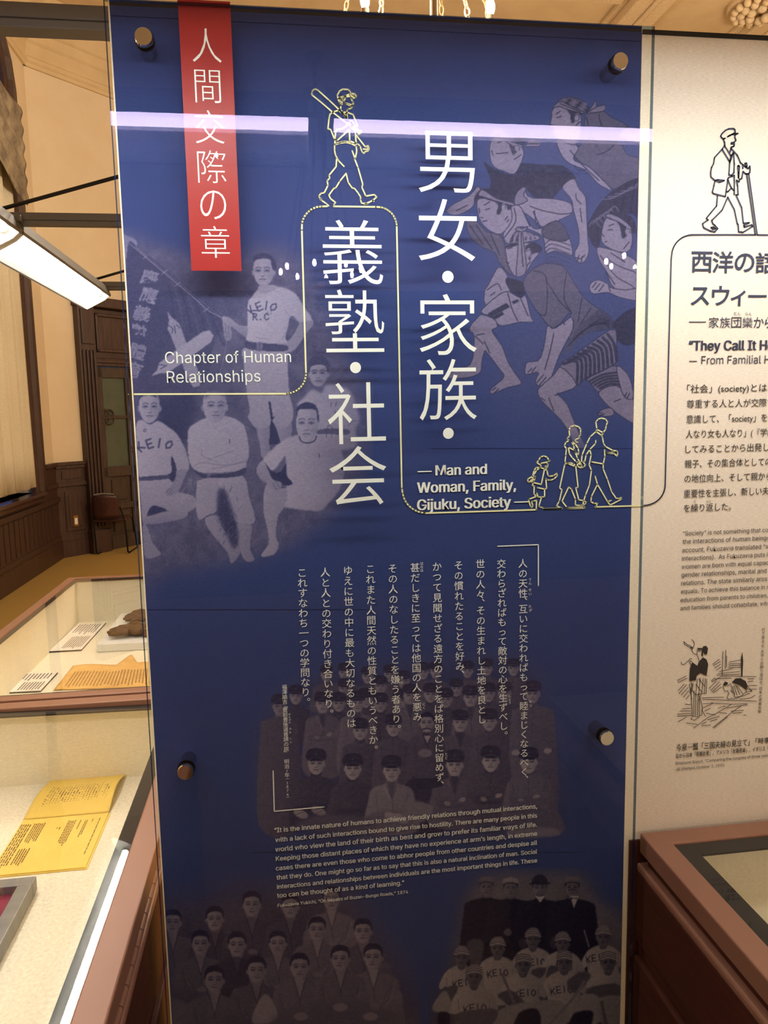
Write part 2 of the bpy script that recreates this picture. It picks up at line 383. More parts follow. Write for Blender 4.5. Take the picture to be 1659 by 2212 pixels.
# double door in a carved casing on the angled wall
door = tag(bpy.data.objects.new('door_1', None), kind='structure'); COL.objects.link(door); door.location = CH @ Vector((1.14, 0, 0))
b = MB()
for s0, s1 in ((.40, .63), (1.70, 1.93)):
    ch(b, s0, s1, -.10, .05, 0, 3.12); ch(b, s0 - .02, s1 + .02, -.13, 0, 0, .30)
    for i in range(4): ch(b, s0 + .025 + i * .05, s0 + .05 + i * .05, -.125, -.10, .34, 2.55)
    ch(b, s0 + .03, s1 - .03, -.12, -.10, 2.62, 3.04)
ch(b, .38, 1.95, -.14, .05, 3.08, 3.20); ch(b, .63, 1.70, -.07, .02, 2.36, 2.46); ch(b, .63, 1.70, -.09, .02, 2.40, 2.44)
ch(b, .63, 1.70, -.02, .02, 2.46, 3.08)
for a in ((.68, 1.65, 2.98, 3.02), (.68, 1.65, 2.54, 2.58)): ch(b, a[0], a[1], -.05, -.02, a[2], a[3])
for a in ((.68, .72), (1.61, 1.65)): ch(b, a[0], a[1], -.05, -.02, 2.54, 3.02)
b.build('door_casing', MT['wood'], door, bevel=.008)
for s0 in (.64, 1.17):
    s1 = s0 + .52; b = MB()
    for a in ((s0, s0 + .09, 0, 2.35), (s1 - .09, s1, 0, 2.35), (s0, s1, 2.22, 2.35), (s0, s1, .95, 1.08), (s0, s1, 0, .18), (s0, s1, .52, .60)): ch(b, a[0], a[1], -.035, .02, a[2], a[3])
    ch(b, s0 + .09, s1 - .09, -.03, .015, 1.70, 1.74); ch(b, s0 + .14, s1 - .14, -.02, .0, .22, .48); ch(b, s0 + .14, s1 - .14, -.02, .0, .64, .91); ch(b, s0, s1, -.005, .015, 0, .95)
    c_ = Vector((s0 + .13, 0, 1.72))
    for q in range(4):
        a_ = math.pi / 2 * q + math.pi / 4
        ring = [CH @ Vector((c_.x + .05 * math.cos(a_) + .06 * math.cos(t), -.03, 1.72 + .05 * math.sin(a_) + .06 * math.sin(t))) for t in [2 * math.pi * i / 16 for i in range(16)]]
        b.tube(ring, .011, 6, True)
    leaf = b.build('door_leaf', MT['door_wood'], door, bevel=.004)
    g = MB(); ch(g, s0 + .09, s1 - .09, -.004, .006, 1.08, 2.22); g.build('door_glass', MT['door_glass'], leaf)
b = MB(); p = CH @ Vector((1.205, -.035, 1.22)); q_ = CH @ Vector((1.205, -.10, 1.22)); b.cyl(p, q_, .012, 12); b.ball(q_, .034, 10)
ch(b, 1.18, 1.23, -.042, -.034, 1.10, 1.34); b.build('door_handle', MT['brass'], door)
out = thing('wall_outlet', 'small pale metal outlet plate set in the dark wood panelling', 'outlet', CH @ Vector((.215, -.04, .44)))
b = MB(); ch(b, .18, .25, -.045, -.038, .37, .51); b.build('plate', MT['brass'], out, bevel=.003)
b = MB(); ch(b, .195, .235, -.049, -.045, .40, .48); b.build('socket', MT['card'], out, bevel=.002)
# chair beside the door
chair = thing('chair', 'dark backed chair with thin black sled legs beside the far door', 'chair', (-1.95, 8.55, 0))
def cz(x, y, z): return (-1.95 + x, 8.55 + y, z)
b = MB(); P = []
for i in range(9):
    for k_ in range(7):
        u, t = i / 8 - .5, k_ / 6; P.append(cz(u * .30, .04 * (2 * u) ** 2 - .03 - .05 * t, .47 + .30 * t - .03 * (2 * u) ** 4 * t))
b.add(P, [(i * 7 + k_, i * 7 + k_ + 1, (i + 1) * 7 + k_ + 1, (i + 1) * 7 + k_) for i in range(8) for k_ in range(6)], 0, True)
o = b.build('backrest', MT['chair_back'], chair); o.modifiers.new('thick', 'SOLIDIFY').thickness = .03
MB().box(-2.12, -1.72, 8.55, 8.95, .41, .45).build('seat', MT['chair_back'], chair, bevel=.018)
MB().tube([cz(-.12, -.1, .765), cz(0, -.105, .78), cz(.12, -.1, .765)], .012, 8).build('top_rail', MT['steel'], chair)
for sx in (-.17, .21):
    MB().tube([cz(sx * .8, -.03, .60), cz(sx, .01, .42), cz(sx + .02, -.03, .03), cz(sx + .03, .0, .012), cz(sx + .06, .40, .012), cz(sx + .02, .40, .41)], .011, 8).build('leg', MT['black_metal'], chair)

# ------------------------------------------------------------------ lighting gantry over the show cases
for y, x0, x1, lab in ((.05, -1.25, 2.7, 'long grey gantry beam running along the top of the display boards'),
                       (1.27, -.64, .45, 'grey gantry beam crossing above the joint between the two left show cases'),
                       (2.47, -.62, .45, 'grey gantry beam at the far end of the glowing tube lamp')):
    r = thing('gantry_beam', lab, 'beam', ((x0 + x1) / 2, y, 2.28))
    MB().box(x0, x1, y - .02, y + .02, 2.292, 2.314).build('profile', MT['grey_metal'], r, bevel=.002)
    MB().box(x0, x1, y - .018, y + .018, 2.279, 2.292).build('lower_lip', MT['grey_metal'], r, bevel=.002)
    if y > 1:
        MB().cyl((.43, y, 0), (.43, y, 2.72), .025, 16).build('post', MT['grey_metal'], r)
        MB().tube([(-.60, y, 2.322), (.43, y, 2.62)], .006, 8).build('stay_rod', MT['black_metal'], r)
def fixture(label, base, ax, n=1.22):
    """tube lamp in a white trough; runs n metres along axis ax from base"""
    r = thing('tube_lamp', label, 'lamp', base, 'fluorescent tube lamps on the gantry')
    Rm = Matrix.Translation(base) @ (Matrix.Identity(4) if ax == 1 else Matrix(((0, 1, 0, 0), (1, 0, 0, 0), (0, 0, 1, 0), (0, 0, 0, 1))))
    def T(mb): mb.v = [tuple(Rm @ Vector(p)) for p in mb.v]; return mb
    inner = [(.050, -.012), (.036, .026), (.012, .030), (-.012, .028), (-.030, .004), (-.052, -.030), (-.066, -.062)]
    outer = [(x + (.006 if x > 0 else -.007), z + .008) for x, z in inner]
    T(MB().extrude(inner, .015, n - .015, 1, closed=False)).build('reflector', MT['white_paint'], r)
    T(MB().extrude(outer + [(-.070, -.066)] + inner[::-1], .0, n, 1)).build('housing', MT['grey_metal'], r)
    for y in (.012, n - .012):
        e = MB(); pl = outer[:1] + [(.042, .034), (-.02, .036)] + [(-.074, -.058), (-.052, -.070), (.03, -.028)]
        e.extrude(pl, y - .004, y + .004, 1); T(e).build('end_plate', MT['white_paint'], r)
        e = MB().box(-.012, .06, y - .012, y + .012, .020, .040); T(e).build('bracket', MT['grey_metal'], r, bevel=.004)
    tr, te = (.0165, .04) if ax == 1 else (.022, .012)
    t_ = T(MB().cyl((.006, te, .002), (.006, n - te, .002), tr, 24)).build('tube', MT['tube' if ax == 1 else 'front_tube'], r)
    for y in (te - .006, n - te + .006): T(MB().cyl((.006, y - .005, .002), (.006, y + .005, .002), tr + .001, 20)).build('tube_socket', MT['white_paint'], r)
    return r
fixture('white trough tube lamp glowing above the far left show case', (-.575, 1.26, 2.262), 1)
fixture('tube lamp above the near end of the left show cases', (-.575, .03, 2.262), 1)
for x0 in (-.90, .335):
    r = fixture('tube lamp %s hung in front of the blue board' % ('nearer the left cases' if x0 < 0 else 'over the right show case'), (x0, -.385, 2.252), 0)
    xr = x0 + (.06 if x0 < 0 else 1.16); MB().cyl((xr, -.385, 2.285), (xr, -.385, H), .006, 10).build('suspension_rod', MT['black_metal'], r)

# ------------------------------------------------------------------ chandeliers
def chandelier(label, c, nb, rad, ph=.2, cph=.3, nc=6, bulb='bulb'):
    cx, cy, czz = c
    r = thing('chandelier', label, 'chandelier', c, 'brass chandeliers with candle bulbs')
    ring = [(cx + rad * math.cos(q), cy + rad * math.sin(q), czz - .12) for q in [2 * math.pi * i / 40 for i in range(40)]]
    MB().tube(ring, .022, 10, True).build('ring', MT['brass'], r)
    MB().tube([(cx, cy, czz - .4), (cx, cy, czz - .3), (cx, cy, czz - .12), (cx, cy, czz)], [.02, .07, .05, .02], 14).build('hub', MT['brass'], r)
    sp = MB()
    for i in range(4):
        q = math.pi / 2 * i + .3; sp.tube([(cx, cy, czz - .14), (cx + rad * math.cos(q), cy + rad * math.sin(q), czz - .12)], .012, 8)
    sp.build('spokes', MT['brass'], r)
    for i in range(nb):
        q = 2 * math.pi * i / nb + ph; x, y = cx + rad * math.cos(q), cy + rad * math.sin(q)
        s_ = MB().cyl((x, y, czz - .12), (x, y, czz + .05), .023, 16).cyl((x, y, czz - .10), (x, y, czz - .085), .045, 20).build('candle_sleeve', MT['sleeve'], r)
        bl = MB().ball((x, y, czz + .095), .026, 8, (1, 1, 1.8)).build('bulb', MT[bulb], s_)
    for i in range(nc):
        q = 2 * math.pi / nc * i + cph; a = Vector((cx + rad * math.cos(q), cy + rad * math.sin(q), czz - .10)); t_ = Vector((cx, cy, H - .3))
        L = (t_ - a).length; nl = int(L / .05); chn = MB(); d = (t_ - a).normalized(); u = d.orthogonal().normalized(); v_ = d.cross(u)
        for j in range(nl):
            p = a + d * (j + .5) * L / nl; uu = u if j % 2 else v_
            chn.tube([p + d * (.032 * math.cos(t)) + uu * (.015 * math.sin(t)) for t in [2 * math.pi * z / 10 for z in range(10)]], .0045, 5, True)
        chn.build('chain', MT['gold'], r)
    MB().cyl((cx, cy, H - .3), (cx, cy, H), .03, 12).cyl((cx, cy, H - .06), (cx, cy, H), .12, 24).build('ceiling_rose', MT['brass'], r)
    return r

chandelier('brass chandelier hanging behind the display boards, a glowing candle above the board top', (1.17, 3.72, 3.93), 8, .52, -math.pi / 2, math.radians(-65))
chandelier('brass chandelier behind the viewer mirrored as pink dots in the glass', (.87, -9.5, 3.55), 8, .55, bulb='rear_bulb')
chandelier('brass chandelier behind the viewer mirrored at the right edge of the glass', (5.55, -9.5, 3.72), 8, .55, bulb='rear_bulb')
chandelier('added brass chandelier out of view behind the cream board, lighting the ceiling', (5.6, 3.72, 3.93), 8, .52, 0, .3)  # unseen chandelier, added to brighten the ceiling at upper right

# ------------------------------------------------------------------ show cases
ZT = .903
def showcase(label, x0, x1, y0, y1, rail, border, group=None, base_out=.004, sag=0.):
    r = thing('display_case', label, 'display case', ((x0 + x1) / 2, (y0 + y1) / 2, 0), group)
    def frame(z0, z1, a, b_, bev=.003, name='lid_frame', mat=MT['rail']):
        m = MB(); v = []
        for q in (a, b_):
            for z in (z0, z1): v += [(x0 + q, y0 + q, z), (x1 - q, y0 + q, z), (x1 - q, y1 - q, z), (x0 + q, y1 - q, z)]
        f = []
        for i in range(4):
            j = (i + 1) % 4; f += [(i, j, 4 + j, 4 + i), (8 + j, 8 + i, 12 + i, 12 + j), (4 + i, 4 + j, 12 + j, 12 + i), (j, i, 8 + i, 8 + j)]
        m.add(v, f)
        return m.build(name, mat, r, bevel=bev)
    frame(ZT - .038, ZT, 0, rail)
    gl = MB().quad((x0 + rail - .006, y0 + rail - .006, ZT - .003), (x1 - rail + .006, y0 + rail - .006, ZT - .003 - sag), (x1 - rail + .006, y1 - rail + .006, ZT - .003 - sag), (x0 + rail - .006, y1 - rail + .006, ZT - .003)).build('glass_top', MT['case_glass'], r)
    m = MB(); a = rail - .006; b_ = rail + border; z = ZT - .009
    X0, X1, Y0, Y1 = x0 + a, x1 - a, y0 + a, y1 - a; wd = border + .006
    m.box(X0, X0 + wd, Y0, Y1, z, z + .004).box(X1 - wd, X1, Y0, Y1, z, z + .004).box(X0 + wd, X1 - wd, Y0, Y0 + wd, z, z + .004).box(X0 + wd, X1 - wd, Y1 - wd, Y1, z, z + .004)
    m.v = [(x, y, z_ - sag * (x - x0) / (x1 - x0)) for x, y, z_ in m.v]
    m.build('black_border', MT['border'], gl)
    frame(ZT - .060, ZT - .038, .012, rail, 0, 'hinge_groove', MT['case_body'])
    frame(.826, ZT - .060, -base_out, rail, .005, 'base_ledge')
    frame(.688, .826, -base_out + .001, rail, .002, 'apron', MT['case_body'])
    frame(.660, .688, -base_out + .006, rail, 0, 'bead', MT['case_body'])
    hr = MB()
    for i in range(40):
        ya = y0 + .03 + (y1 - y0 - .06) * i / 40; hr.cyl((x1 - .004, ya, ZT - .052), (x1 - .004, ya + (y1 - y0 - .06) / 40 - .002, ZT - .052), .006, 10)
    hr.build('hinge_rod', MT['rail'], r)
    m = MB(); m.box(x0 - .008, x1 + .008, y0 - .008, y1 + (-.001 if x0 > 0 else .004), .10, .658).box(x0 + .03, x1 - .03, y0 + .03, y1 - .03, 0, .10)
    m.build('cabinet_body', MT['case_body'], r, bevel=.004)
    m = MB(); X0, X1, Y0, Y1 = x0 + rail, x1 - rail, y0 + rail, y1 - rail
    m.box(X0, X1, Y0, Y1, .66, .68).box(X0, X0 + .006, Y0, Y1, .68, .885).box(X1 - .006, X1, Y0, Y1, .68, .885).box(X0, X1, Y0, Y0 + .006, .68, .885).box(X0, X1, Y1 - .006, Y1, .68, .885)
    m.build('lining', MT['case_cloth'], r)
    return r
showcase('long glass topped show case at lower left with a yellow booklet inside', -.85, -.026, -.80, .912, .048, .034, 'glass topped show cases', sag=.013)
showcase('glass topped show case farther back on the left with cards and a glove inside', -.85, -.026, .928, 2.66, .040, .018, 'glass topped show cases')
showcase('glass topped show case standing at lower right under the cream board', .866, 2.55, -.86, -.012, .043, .034, 'glass topped show cases')
tag(MB().box(.850, 2.55, -.0055, -.0015, .0, .884).build('back_panel', MT['case_body']), 'dark brown panel strip between the right show case and the cream board', 'panel')

FL = .681
def flat(px): return [tuple(p[:2]) for p in at(px, 2, FL)]
def lerp2(a, b, t): return (a[0] + (b[0] - a[0]) * t, a[1] + (b[1] - a[1]) * t)
def bil(q, u, v): return lerp2(lerp2(q[0], q[1], u), lerp2(q[3], q[2], u), v)
def slab(mb, q, z0, z1):
    v = [(x, y, z) for z in (z0, z1) for x, y in q]; mb.add(v, [(3, 2, 1, 0), (4, 5, 6, 7)] + [(i, (i + 1) % 4, 4 + (i + 1) % 4, 4 + i) for i in range(4)])
    return mb
def vtext(mb, q, cols, u0, u1, v0, v1, zf, fill=.62, seed=1, pieces=9, cut=.0):
    """rows of vertical print on a sheet: quads in sheet coordinates"""
    rd = random.Random(seed)
    for c in range(cols):
        ua = u0 + (u1 - u0) * c / cols; ub = ua + (u1 - u0) / cols * fill; vv = v0 + rd.random() * .02; end = v1 - (rd.random() * cut)
        while vv < end:
            l = (v1 - v0) / pieces * (.35 + .6 * rd.random()); e = min(end, vv + l)
            pts = [bil(q, *t) for t in ((ua, vv), (ub, vv), (ub, e), (ua, e))]
            mb.add([(x, y, zf(t[0], t[1])) for (x, y), t in zip(pts, ((ua, vv), (ub, vv), (ub, e), (ua, e)))], [(0, 1, 2, 3)])
            vv = e + (v1 - v0) / pieces * .16
# yellow booklet, opened
bk = thing('booklet', 'open yellow paper booklet with printed columns in the near left case', 'booklet', (-.36, .6, FL))
far = [(-.445, .862), (-.240, .862), (-.243, .655), (-.452, .655)]      # far page: far-left, far-right, near-right, near-left
near = [(-.452, .655), (-.243, .655), (-.243, .415), (-.452, .415)]
def zf_far(u, v): return FL + .004 + .018 * math.sin(math.pi * min(1, max(0, v))) ** 1.3 * (.6 + .4 * u) + .010 * max(0, u - .8) * 5 * v * (1 - v) * 4 * .5
b = MB(); P = []
for i in range(25):
    for k in range(25):
        u, v = k / 24, i / 24; x, y = bil(far, u, v); P.append((x, y, zf_far(u, v)))
b.add(P, [(r * 25 + c, r * 25 + c + 1, (r + 1) * 25 + c + 1, (r + 1) * 25 + c) for r in range(24) for c in range(24)], 0, True)
o = b.build('far_page', MT['yellow_paper'], bk); o.modifiers.new('thick', 'SOLIDIFY').thickness = .0012
slab(slab(MB(), near, FL, FL + .0035), [(-.45, .655), (-.239, .655), (-.239, .412), (-.45, .412)], FL - .0005, FL + .001).build('near_page', MT['yellow_paper'], bk)
ink = surf('brown_print', '7a5a2a', '6a4d24', .8); b = MB()
vtext(b, far, 22, .14, .93, .16, .80, lambda u, v: zf_far(u, v) + .0012, .5, 3, 12, .05); o = b.build('far_page_print', ink, bk); o['kind'] = 'stuff'
b = MB()
for u0, u1, v0, v1, c in ((.02, .15, .1, .92, 5), (.17, .31, .1, .5, 6), (.17, .3, .58, .9, 5), (.46, .52, .22, .3, 2), (.56, .66, .1, .6, 5), (.70, .72, .1, .3, 1), (.76, .8, .12, .5, 2), (.84, .86, .1, .25, 1), (.92, .94, .1, .8, 1)):
    vtext(b, near, c, u0, u1, v0, v1, lambda u, v: FL + .0042, .45, int(u0 * 99), 8, .1)
o = b.build('near_page_print', ink, bk); o['kind'] = 'stuff'
# framed picture, lower left corner
fr = thing('framed_picture', 'grey metal frame with a crimson mat leaning flat in the near left case', 'picture frame', (-.40, .15, FL))
q = [(-.62, .395), (-.325, .395), (-.325, -.02), (-.62, -.02)]
b = MB(); x0, x1, y0, y1 = -.66, -.325, -.12, .345
for a in ((x0, x1, y1 - .03, y1), (x0, x1, y0, y0 + .03), (x0, x0 + .03, y0 + .03, y1 - .03), (x1 - .03, x1, y0 + .03, y1 - .03)): b.box(*a, FL + .004, FL + .036)
b.build('frame', MT['steel'], fr, bevel=.002)
MB().box(x0 + .004, x1 - .004, y0 + .004, y1 - .004, FL, FL + .005).build('backing', MT['dark'], fr)
MB().box(x0 + .03, x1 - .03, y0 + .03, y1 - .03, FL + .005, FL + .018).build('mat_board', MT['crimson'], fr)
MB().box(x0 + .06, x1 - .062, y0 + .08, y1 - .085, FL + .018, FL + .0195).build('picture', MT['pink'], fr)
# caption cards, aged sheet, plinth, glove in the far case
def card(label, px, cols, seed):
    q = flat(px); c = np.mean(q, 0); r = thing('caption_card', label, 'card', (c[0], c[1], FL), 'caption cards in the far case')
    slab(MB(), [lerp2(c, p, 1.0) for p in q], FL, FL + .005).build('backing', MT['dark'], r)
    slab(MB(), [lerp2(c, p, .985) for p in q], FL + .005, FL + .0062).build('card_face', MT['card'], r)
    b = MB(); vtext(b, q, cols, .12, .94, .05, .46, lambda u, v: FL + .0066, .42, seed, 7, .12); vtext(b, q, cols, .30, .94, .52, .95, lambda u, v: FL + .0066, .42, seed + 1, 9, .05)
    o = b.build('card_print', MT['black_ink'], r); o['kind'] = 'stuff'
card('white caption card with columns of print beside the white plinth', [(170, 1349), (229, 1347), (176, 1406), (105, 1410)], 9, 5)
card('white caption card at the front left corner of the far case', [(52, 1457), (125, 1455), (88, 1495), (10, 1499)], 8, 8)
sh = thing('aged_sheet', 'tan aged paper sheet with printed columns at the front of the far case', 'paper', (-.4, 1.15, FL))
q = [(-.638, 1.86), (-.25, 1.86), (-.25, 1.20), (-.62, 1.20)]
q = flat([(158, 1440), (345, 1432), (345, 1485), (116, 1492)])
def zs(u, v): return FL + .003 + .012 * max(0., 1 - abs(u - .62) / .12) * (1 - v) ** 2 + .004 * math.sin(u * 9) * (1 - v)
b = MB(); P = []
for i in range(15):
    for k in range(31):
        u, v = k / 30, i / 14; x, y = bil(q, u, v); P.append((x, y + .10 * max(0., 1 - abs(u - .62) / .12) * (1 - v) ** 2, zs(u, v)))
b.add(P, [(r * 31 + c, r * 31 + c + 1, (r + 1) * 31 + c + 1, (r + 1) * 31 + c) for r in range(14) for c in range(30)], 0, True)
o = b.build('sheet', MT['tan_paper'], sh); o.modifiers.new('thick', 'SOLIDIFY').thickness = .0012
b = MB(); vtext(b, q, 26, .08, .96, .30, .93, lambda u, v: zs(u, v) + .0014, .45, 11, 10, .1); o = b.build('sheet_print', surf('faded_print', '9a7236', '8d6630', .8), sh); o['kind'] = 'stuff'
pl = thing('plinth', 'low white plinth carrying the leather glove in the far case', 'plinth', (-.45, 2.1, FL))
q = flat([(263, 1338), (345, 1335), (345, 1402), (210, 1409)])
slab(MB(), q, FL, FL + .034).build('plinth_block', MT['white_paint'], pl, bevel=.002)
def glove(label, px, s, rot):
    c = at([px], 2, FL + .034)[0]; r = thing('old_glove', label, 'glove', tuple(c), 'old leather gloves on the plinth')
    Rm = Matrix.Translation(c) @ Matrix.Rotation(rot, 4, 'Z') @ Matrix.Scale(s, 4)
    def T(m): m.v = [tuple(Rm @ Vector(p)) for p in m.v]; return m
    m = MB(); m.ball((.005, 0, .032), .055, 10, (1., 1.05, .5)); 
    for i, (dy, l) in enumerate(((-.056, .085), (-.019, .11), (.020, .11), (.057, .08))):
        m.tube([(-.03, dy * .9, .032), (-.07, dy, .034), (-.07 - l * .5, dy * 1.1, .030), (-.07 - l * .8, dy * 1.12, .026)], [.016, .0165, .0155, .008], 10)
    T(m).build('hand', MT['leather'], r)
    T(MB().tube([(.01, .055, .030), (-.02, .09, .034), (-.06, .105, .030), (-.085, .10, .026)], [.022, .024, .020, .010], 10)).build('thumb', MT['leather'], r)
    m = MB(); m.tube([(.05, -.05, .03), (.05, -.02, .062), (.05, .02, .062), (.05, .05, .03)], .012, 8); m.box(.045, .10, -.055, .055, .004, .052)
    T(m).build('cuff', MT['leather'], r, bevel=.006)
glove('small brown leather glove lying on the front of the white plinth', (296, 1372), .8, -.1)
glove('second brown leather glove, half hidden behind the blue board edge, on the plinth', (322, 1338), .75, .5)
# right case: ruled sheet and a second page
sh = thing('ruled_sheet', 'cream sheet with fine ruled lines lying in the right show case', 'paper', (1.3, -.3, FL))
MB().box(1.00, 1.75, -.47, -.14, FL, FL + .003).build('sheet', MT['card'], sh)
b = MB()
for i in range(52): b.box(1.005, 1.745, -.465 + i * .0062, -.4642 + i * .0062, FL + .003, FL + .0033)
o = b.build('ruled_lines', surf('pale_rule', 'c9bd95', 'c0b48c', .8), sh); o['kind'] = 'stuff'
pg = thing('document_page', 'pale document page below the ruled sheet in the right show case', 'paper', (1.4, -.62, FL))
MB().box(1.04, 1.8, -.74, -.49, FL, FL + .004).build('page', MT['white_paint'], pg)

# ------------------------------------------------------------------ the blue board with its glass
PN = thing('exhibition_panel', 'tall blue cloth exhibition panel behind a bolted glass sheet with a red banner', 'exhibition panel', (.42, 0, 0))
fb = MB().box(0, .8405, .0, .012, .02, 2.285).build('cloth_board', MT['blue'], PN)
MB().box(0, .8405, -.0012, .012, 2.2855, 2.300).build('hem_rail', MT['blue'], PN, bevel=.001)
MB().box(-.0022, 0, -.0008, .030, .02, 2.300).box(0, .84, .012, .030, .02, 2.30).build('board_edge', MT['cream'], PN)
MB().box(.0, .84, .0, .03, 0, .02).build('plinth_foot', MT['dark'], PN)
GY0, GY1 = -.046, -.036
gl = MB().quad((0, GY0, .05), (.84, GY0, .05), (.84, GY0, 2.287), (0, GY0, 2.287)).quad((.84, GY1, .05), (0, GY1, .05), (0, GY1, 2.287), (.84, GY1, 2.287), 1)
gl.quad((0, GY0, .05), (0, GY0, 2.287), (0, GY1, 2.287), (0, GY1, .05), 2).quad((.84, GY0, 2.287), (.84, GY0, .05), (.84, GY1, .05), (.84, GY1, 2.287), 2)
gl.quad((0, GY0, 2.287), (.84, GY0, 2.287), (.84, GY1, 2.287), (0, GY1, 2.287), 2).quad((0, GY1, .05), (.84, GY1, .05), (.84, GY0, .05), (0, GY0, .05), 2)
MB().box(0, .84, -.0008, .03, 2.300, 2.308).build('cap_strip', MT['black_metal'], PN)
glass = gl.build('glass_sheet', [MT['glass'], MT['glass_back'], MT['glass_edge']], PN)
for x, z in ((.054, 2.235), (.781, 2.231), (.0545, 1.112), (.780, 1.112), (.0545, .15), (.780, .15)):
    so = MB().cyl((x, 0, z), (x, -.0355, z), .0125, 32).build('standoff', MT['chrome'], PN)
    MB().cyl((x, -.0465, z), (x, -.0500, z), .0132, 32).cyl((x, -.0500, z), (x, -.0530, z), .0132, 32, .0122).build('cap', MT['cap_metal'], so)
    MB().cyl((x, -.0350, z), (x, -.0360, z), .0140, 32).cyl((x, -.0462, z), (x, -.0467, z), .0140, 32).build('washer', MT['black_metal'], so)
GL = -.0354                                            # back face of the glass: lettering and banner
b = MB()
for s, p0, p1 in (('男', (903, 282), (1026, 417)), ('女', (903, 429), (1030, 564)), ('家', (905, 635), (1030, 766)), ('族', (905, 776), (1030, 906)),
                  ('義', (695, 474), (828, 614)), ('塾', (701, 625), (831, 760)), ('社', (706, 827), (834, 957)), ('会', (710, 965), (836, 1089))): box_px(b, s, p0, p1, GL, bold=-.006)
for c, r in (((967.5, 598), 12.3), ((968.5, 936), 11.6), ((768, 794), 11.8)):
    p = at([c, (c[0] + r, c[1])], 1, GL); rr = p[1][0] - p[0][0]
    b.add([(p[0][0] + rr * math.cos(t), GL, p[0][2] + rr * math.sin(t)) for t in [2 * math.pi * i / 40 for i in range(40)]], [tuple(range(40))])
b.build('title_lettering', MT['letter'], glass)
ban = MB().box(.1035, .1790, -.0354, -.0350, 1.9105, 2.296).box(.1035, .1790, -.0475, -.0350, 2.2872, 2.2878).build('red_banner', MT['red'], glass)
b = MB()
for s, p0, p1 in (('人', (413, 60), (479, 136)), ('間', (419, 150), (478, 223)), ('交', (420, 237), (485, 311)), ('際', (425, 324), (490, 396)), ('の', (431, 411), (490, 474)), ('章', (433, 488), (497, 557))): box_px(b, s, p0, p1, -.0357, bold=-.012)
b.build('banner_lettering', MT['letter'], glass)

# ink printed on the cloth
YP = -.0012
b = MB()
line_px(b, 'Chapter of Human', (357, 784), (629, 783), YP); line_px(b, 'Relationships', (361, 825.5), (563, 825.5), YP)
for s, pl_, pr_ in (('— Man and', (903, 1027), (1051, 1025)), ('Woman, Family,', (902, 1063), (1114, 1059.5)), ('Gijuku, Society —', (902, 1100), (1140, 1095.5))): line_px(b, s, pl_, pr_, YP, bold=.028)
b.build('chapter_lettering', MT['letter'], fb)
b = MB()
E8 = ['“It is the innate nature of humans to achieve friendly relations through mutual interactions,',
      'with a lack of such interactions bound to give rise to hostility. There are many people in this',
      'world who view the land of their birth as best and grow to prefer its familiar ways of life.',
      'Keeping those distant places of which they have no experience at arm’s length, in extreme',
      'cases there are even those who come to abhor people from other countries and despise all',
      'that they do. One might go so far as to say that this is also a natural inclination of man. Social',
      'interactions and relationships between individuals are the most important things in life. These',
      'too can be thought of as a kind of learning.”']
PX8 = [((593, 1797), (1160, 1747.5)), ((595, 1818), (1160, 1767)), ((595, 1838.5), (1160, 1787)), ((596, 1858.5), (1160, 1806.5)), ((596, 1879), (1160, 1826)), ((597.5, 1899), (1160, 1845)), ((598.5, 1919), (1160, 1864)), ((599, 1939.5), (873, 1911))]
for s, (l, r) in zip(E8, PX8): line_px(b, s, l, r, YP, bold=.014)
line_px(b, 'Fukuzawa Yukichi, “On Repairs of Buzen-Bungo Roads,” 1874', (600, 1959.5), (881.5, 1929.5), YP, bold=.008)
b.build('quotation_english', MT['print_white'], fb)
b = MB()
for s, t, e in (('人の天性、互いに交わればもって睦まじくなるべく、', (1129.5, 1217), (1133, 1683)), ('交わらざればもって敵対の心を生ずべし。', (1083, 1218), (1088, 1588)),
                ('世の人々、その生まれし土地を良とし', (1037.5, 1218), (1041, 1554)), ('その慣れたることを好み、', (990.5, 1221), (994, 1456)),
                ('かつて見聞せざる遠方のことをば格別心に留めず、', (944, 1224), (950, 1695)), ('甚だしきに至っては他国の人を悪み', (896.5, 1226), (901.5, 1548)),
                ('その人のなしたることを嫌う者あり。', (848, 1228), (857, 1574)), ('これまた人間天然の性質ともいうべきか。', (800, 1229), (807, 1619)),
                ('ゆえに世の中に最も大切なるものは', (751.5, 1232), (759, 1562)), ('人と人との交わり付き合いなり。', (702.5, 1236), (711, 1541)), ('これすなわち一つの学問なり。', (652.5, 1237), (661, 1516))):
    column_px(b, s, t, e, YP, .0173)
for s, t, e in (('てん', (1145, 1252), (1145, 1260)), ('せい', (1145, 1274), (1145, 1283)), ('たが', (1145, 1310), (1146, 1318)), ('むつ', (1146, 1515), (1146, 1524)), ('しょう', (1101, 1503), (1101, 1518)),
                ('とど', (964, 1629), (964, 1637)), ('にく', (916, 1521), (916, 1529)), ('はなは', (911, 1217), (911, 1232)), ('きら', (868, 1464), (868, 1474))): column_px(b, s, t, e, YP, .0062)
column_px(b, '福澤諭吉「豊前豊後道普請の説」 明治7年(1874)', (614.5, 1484), (621.5, 1722), YP, .0092)
for s, t, e in (('ぶ', (625, 1534), (625, 1534.1)), ('ぜんぶん', (625, 1543), (626, 1560)), ('ご', (626.5, 1567), (626.5, 1567.1)), ('みち', (627, 1574), (627, 1582)), ('ぶ', (627.5, 1590), (627.5, 1590.1)), ('しん', (628, 1595), (628, 1603))):
    if len(s) > 1: column_px(b, s, t, e, YP, .0045)
strokes(b, '1075,1180 1163,1176.5 1163,1265\n590,1665 592.5,1752.5 700,1743', YP, .0019)
b.build('quotation_japanese', MT['print_white'], fb)

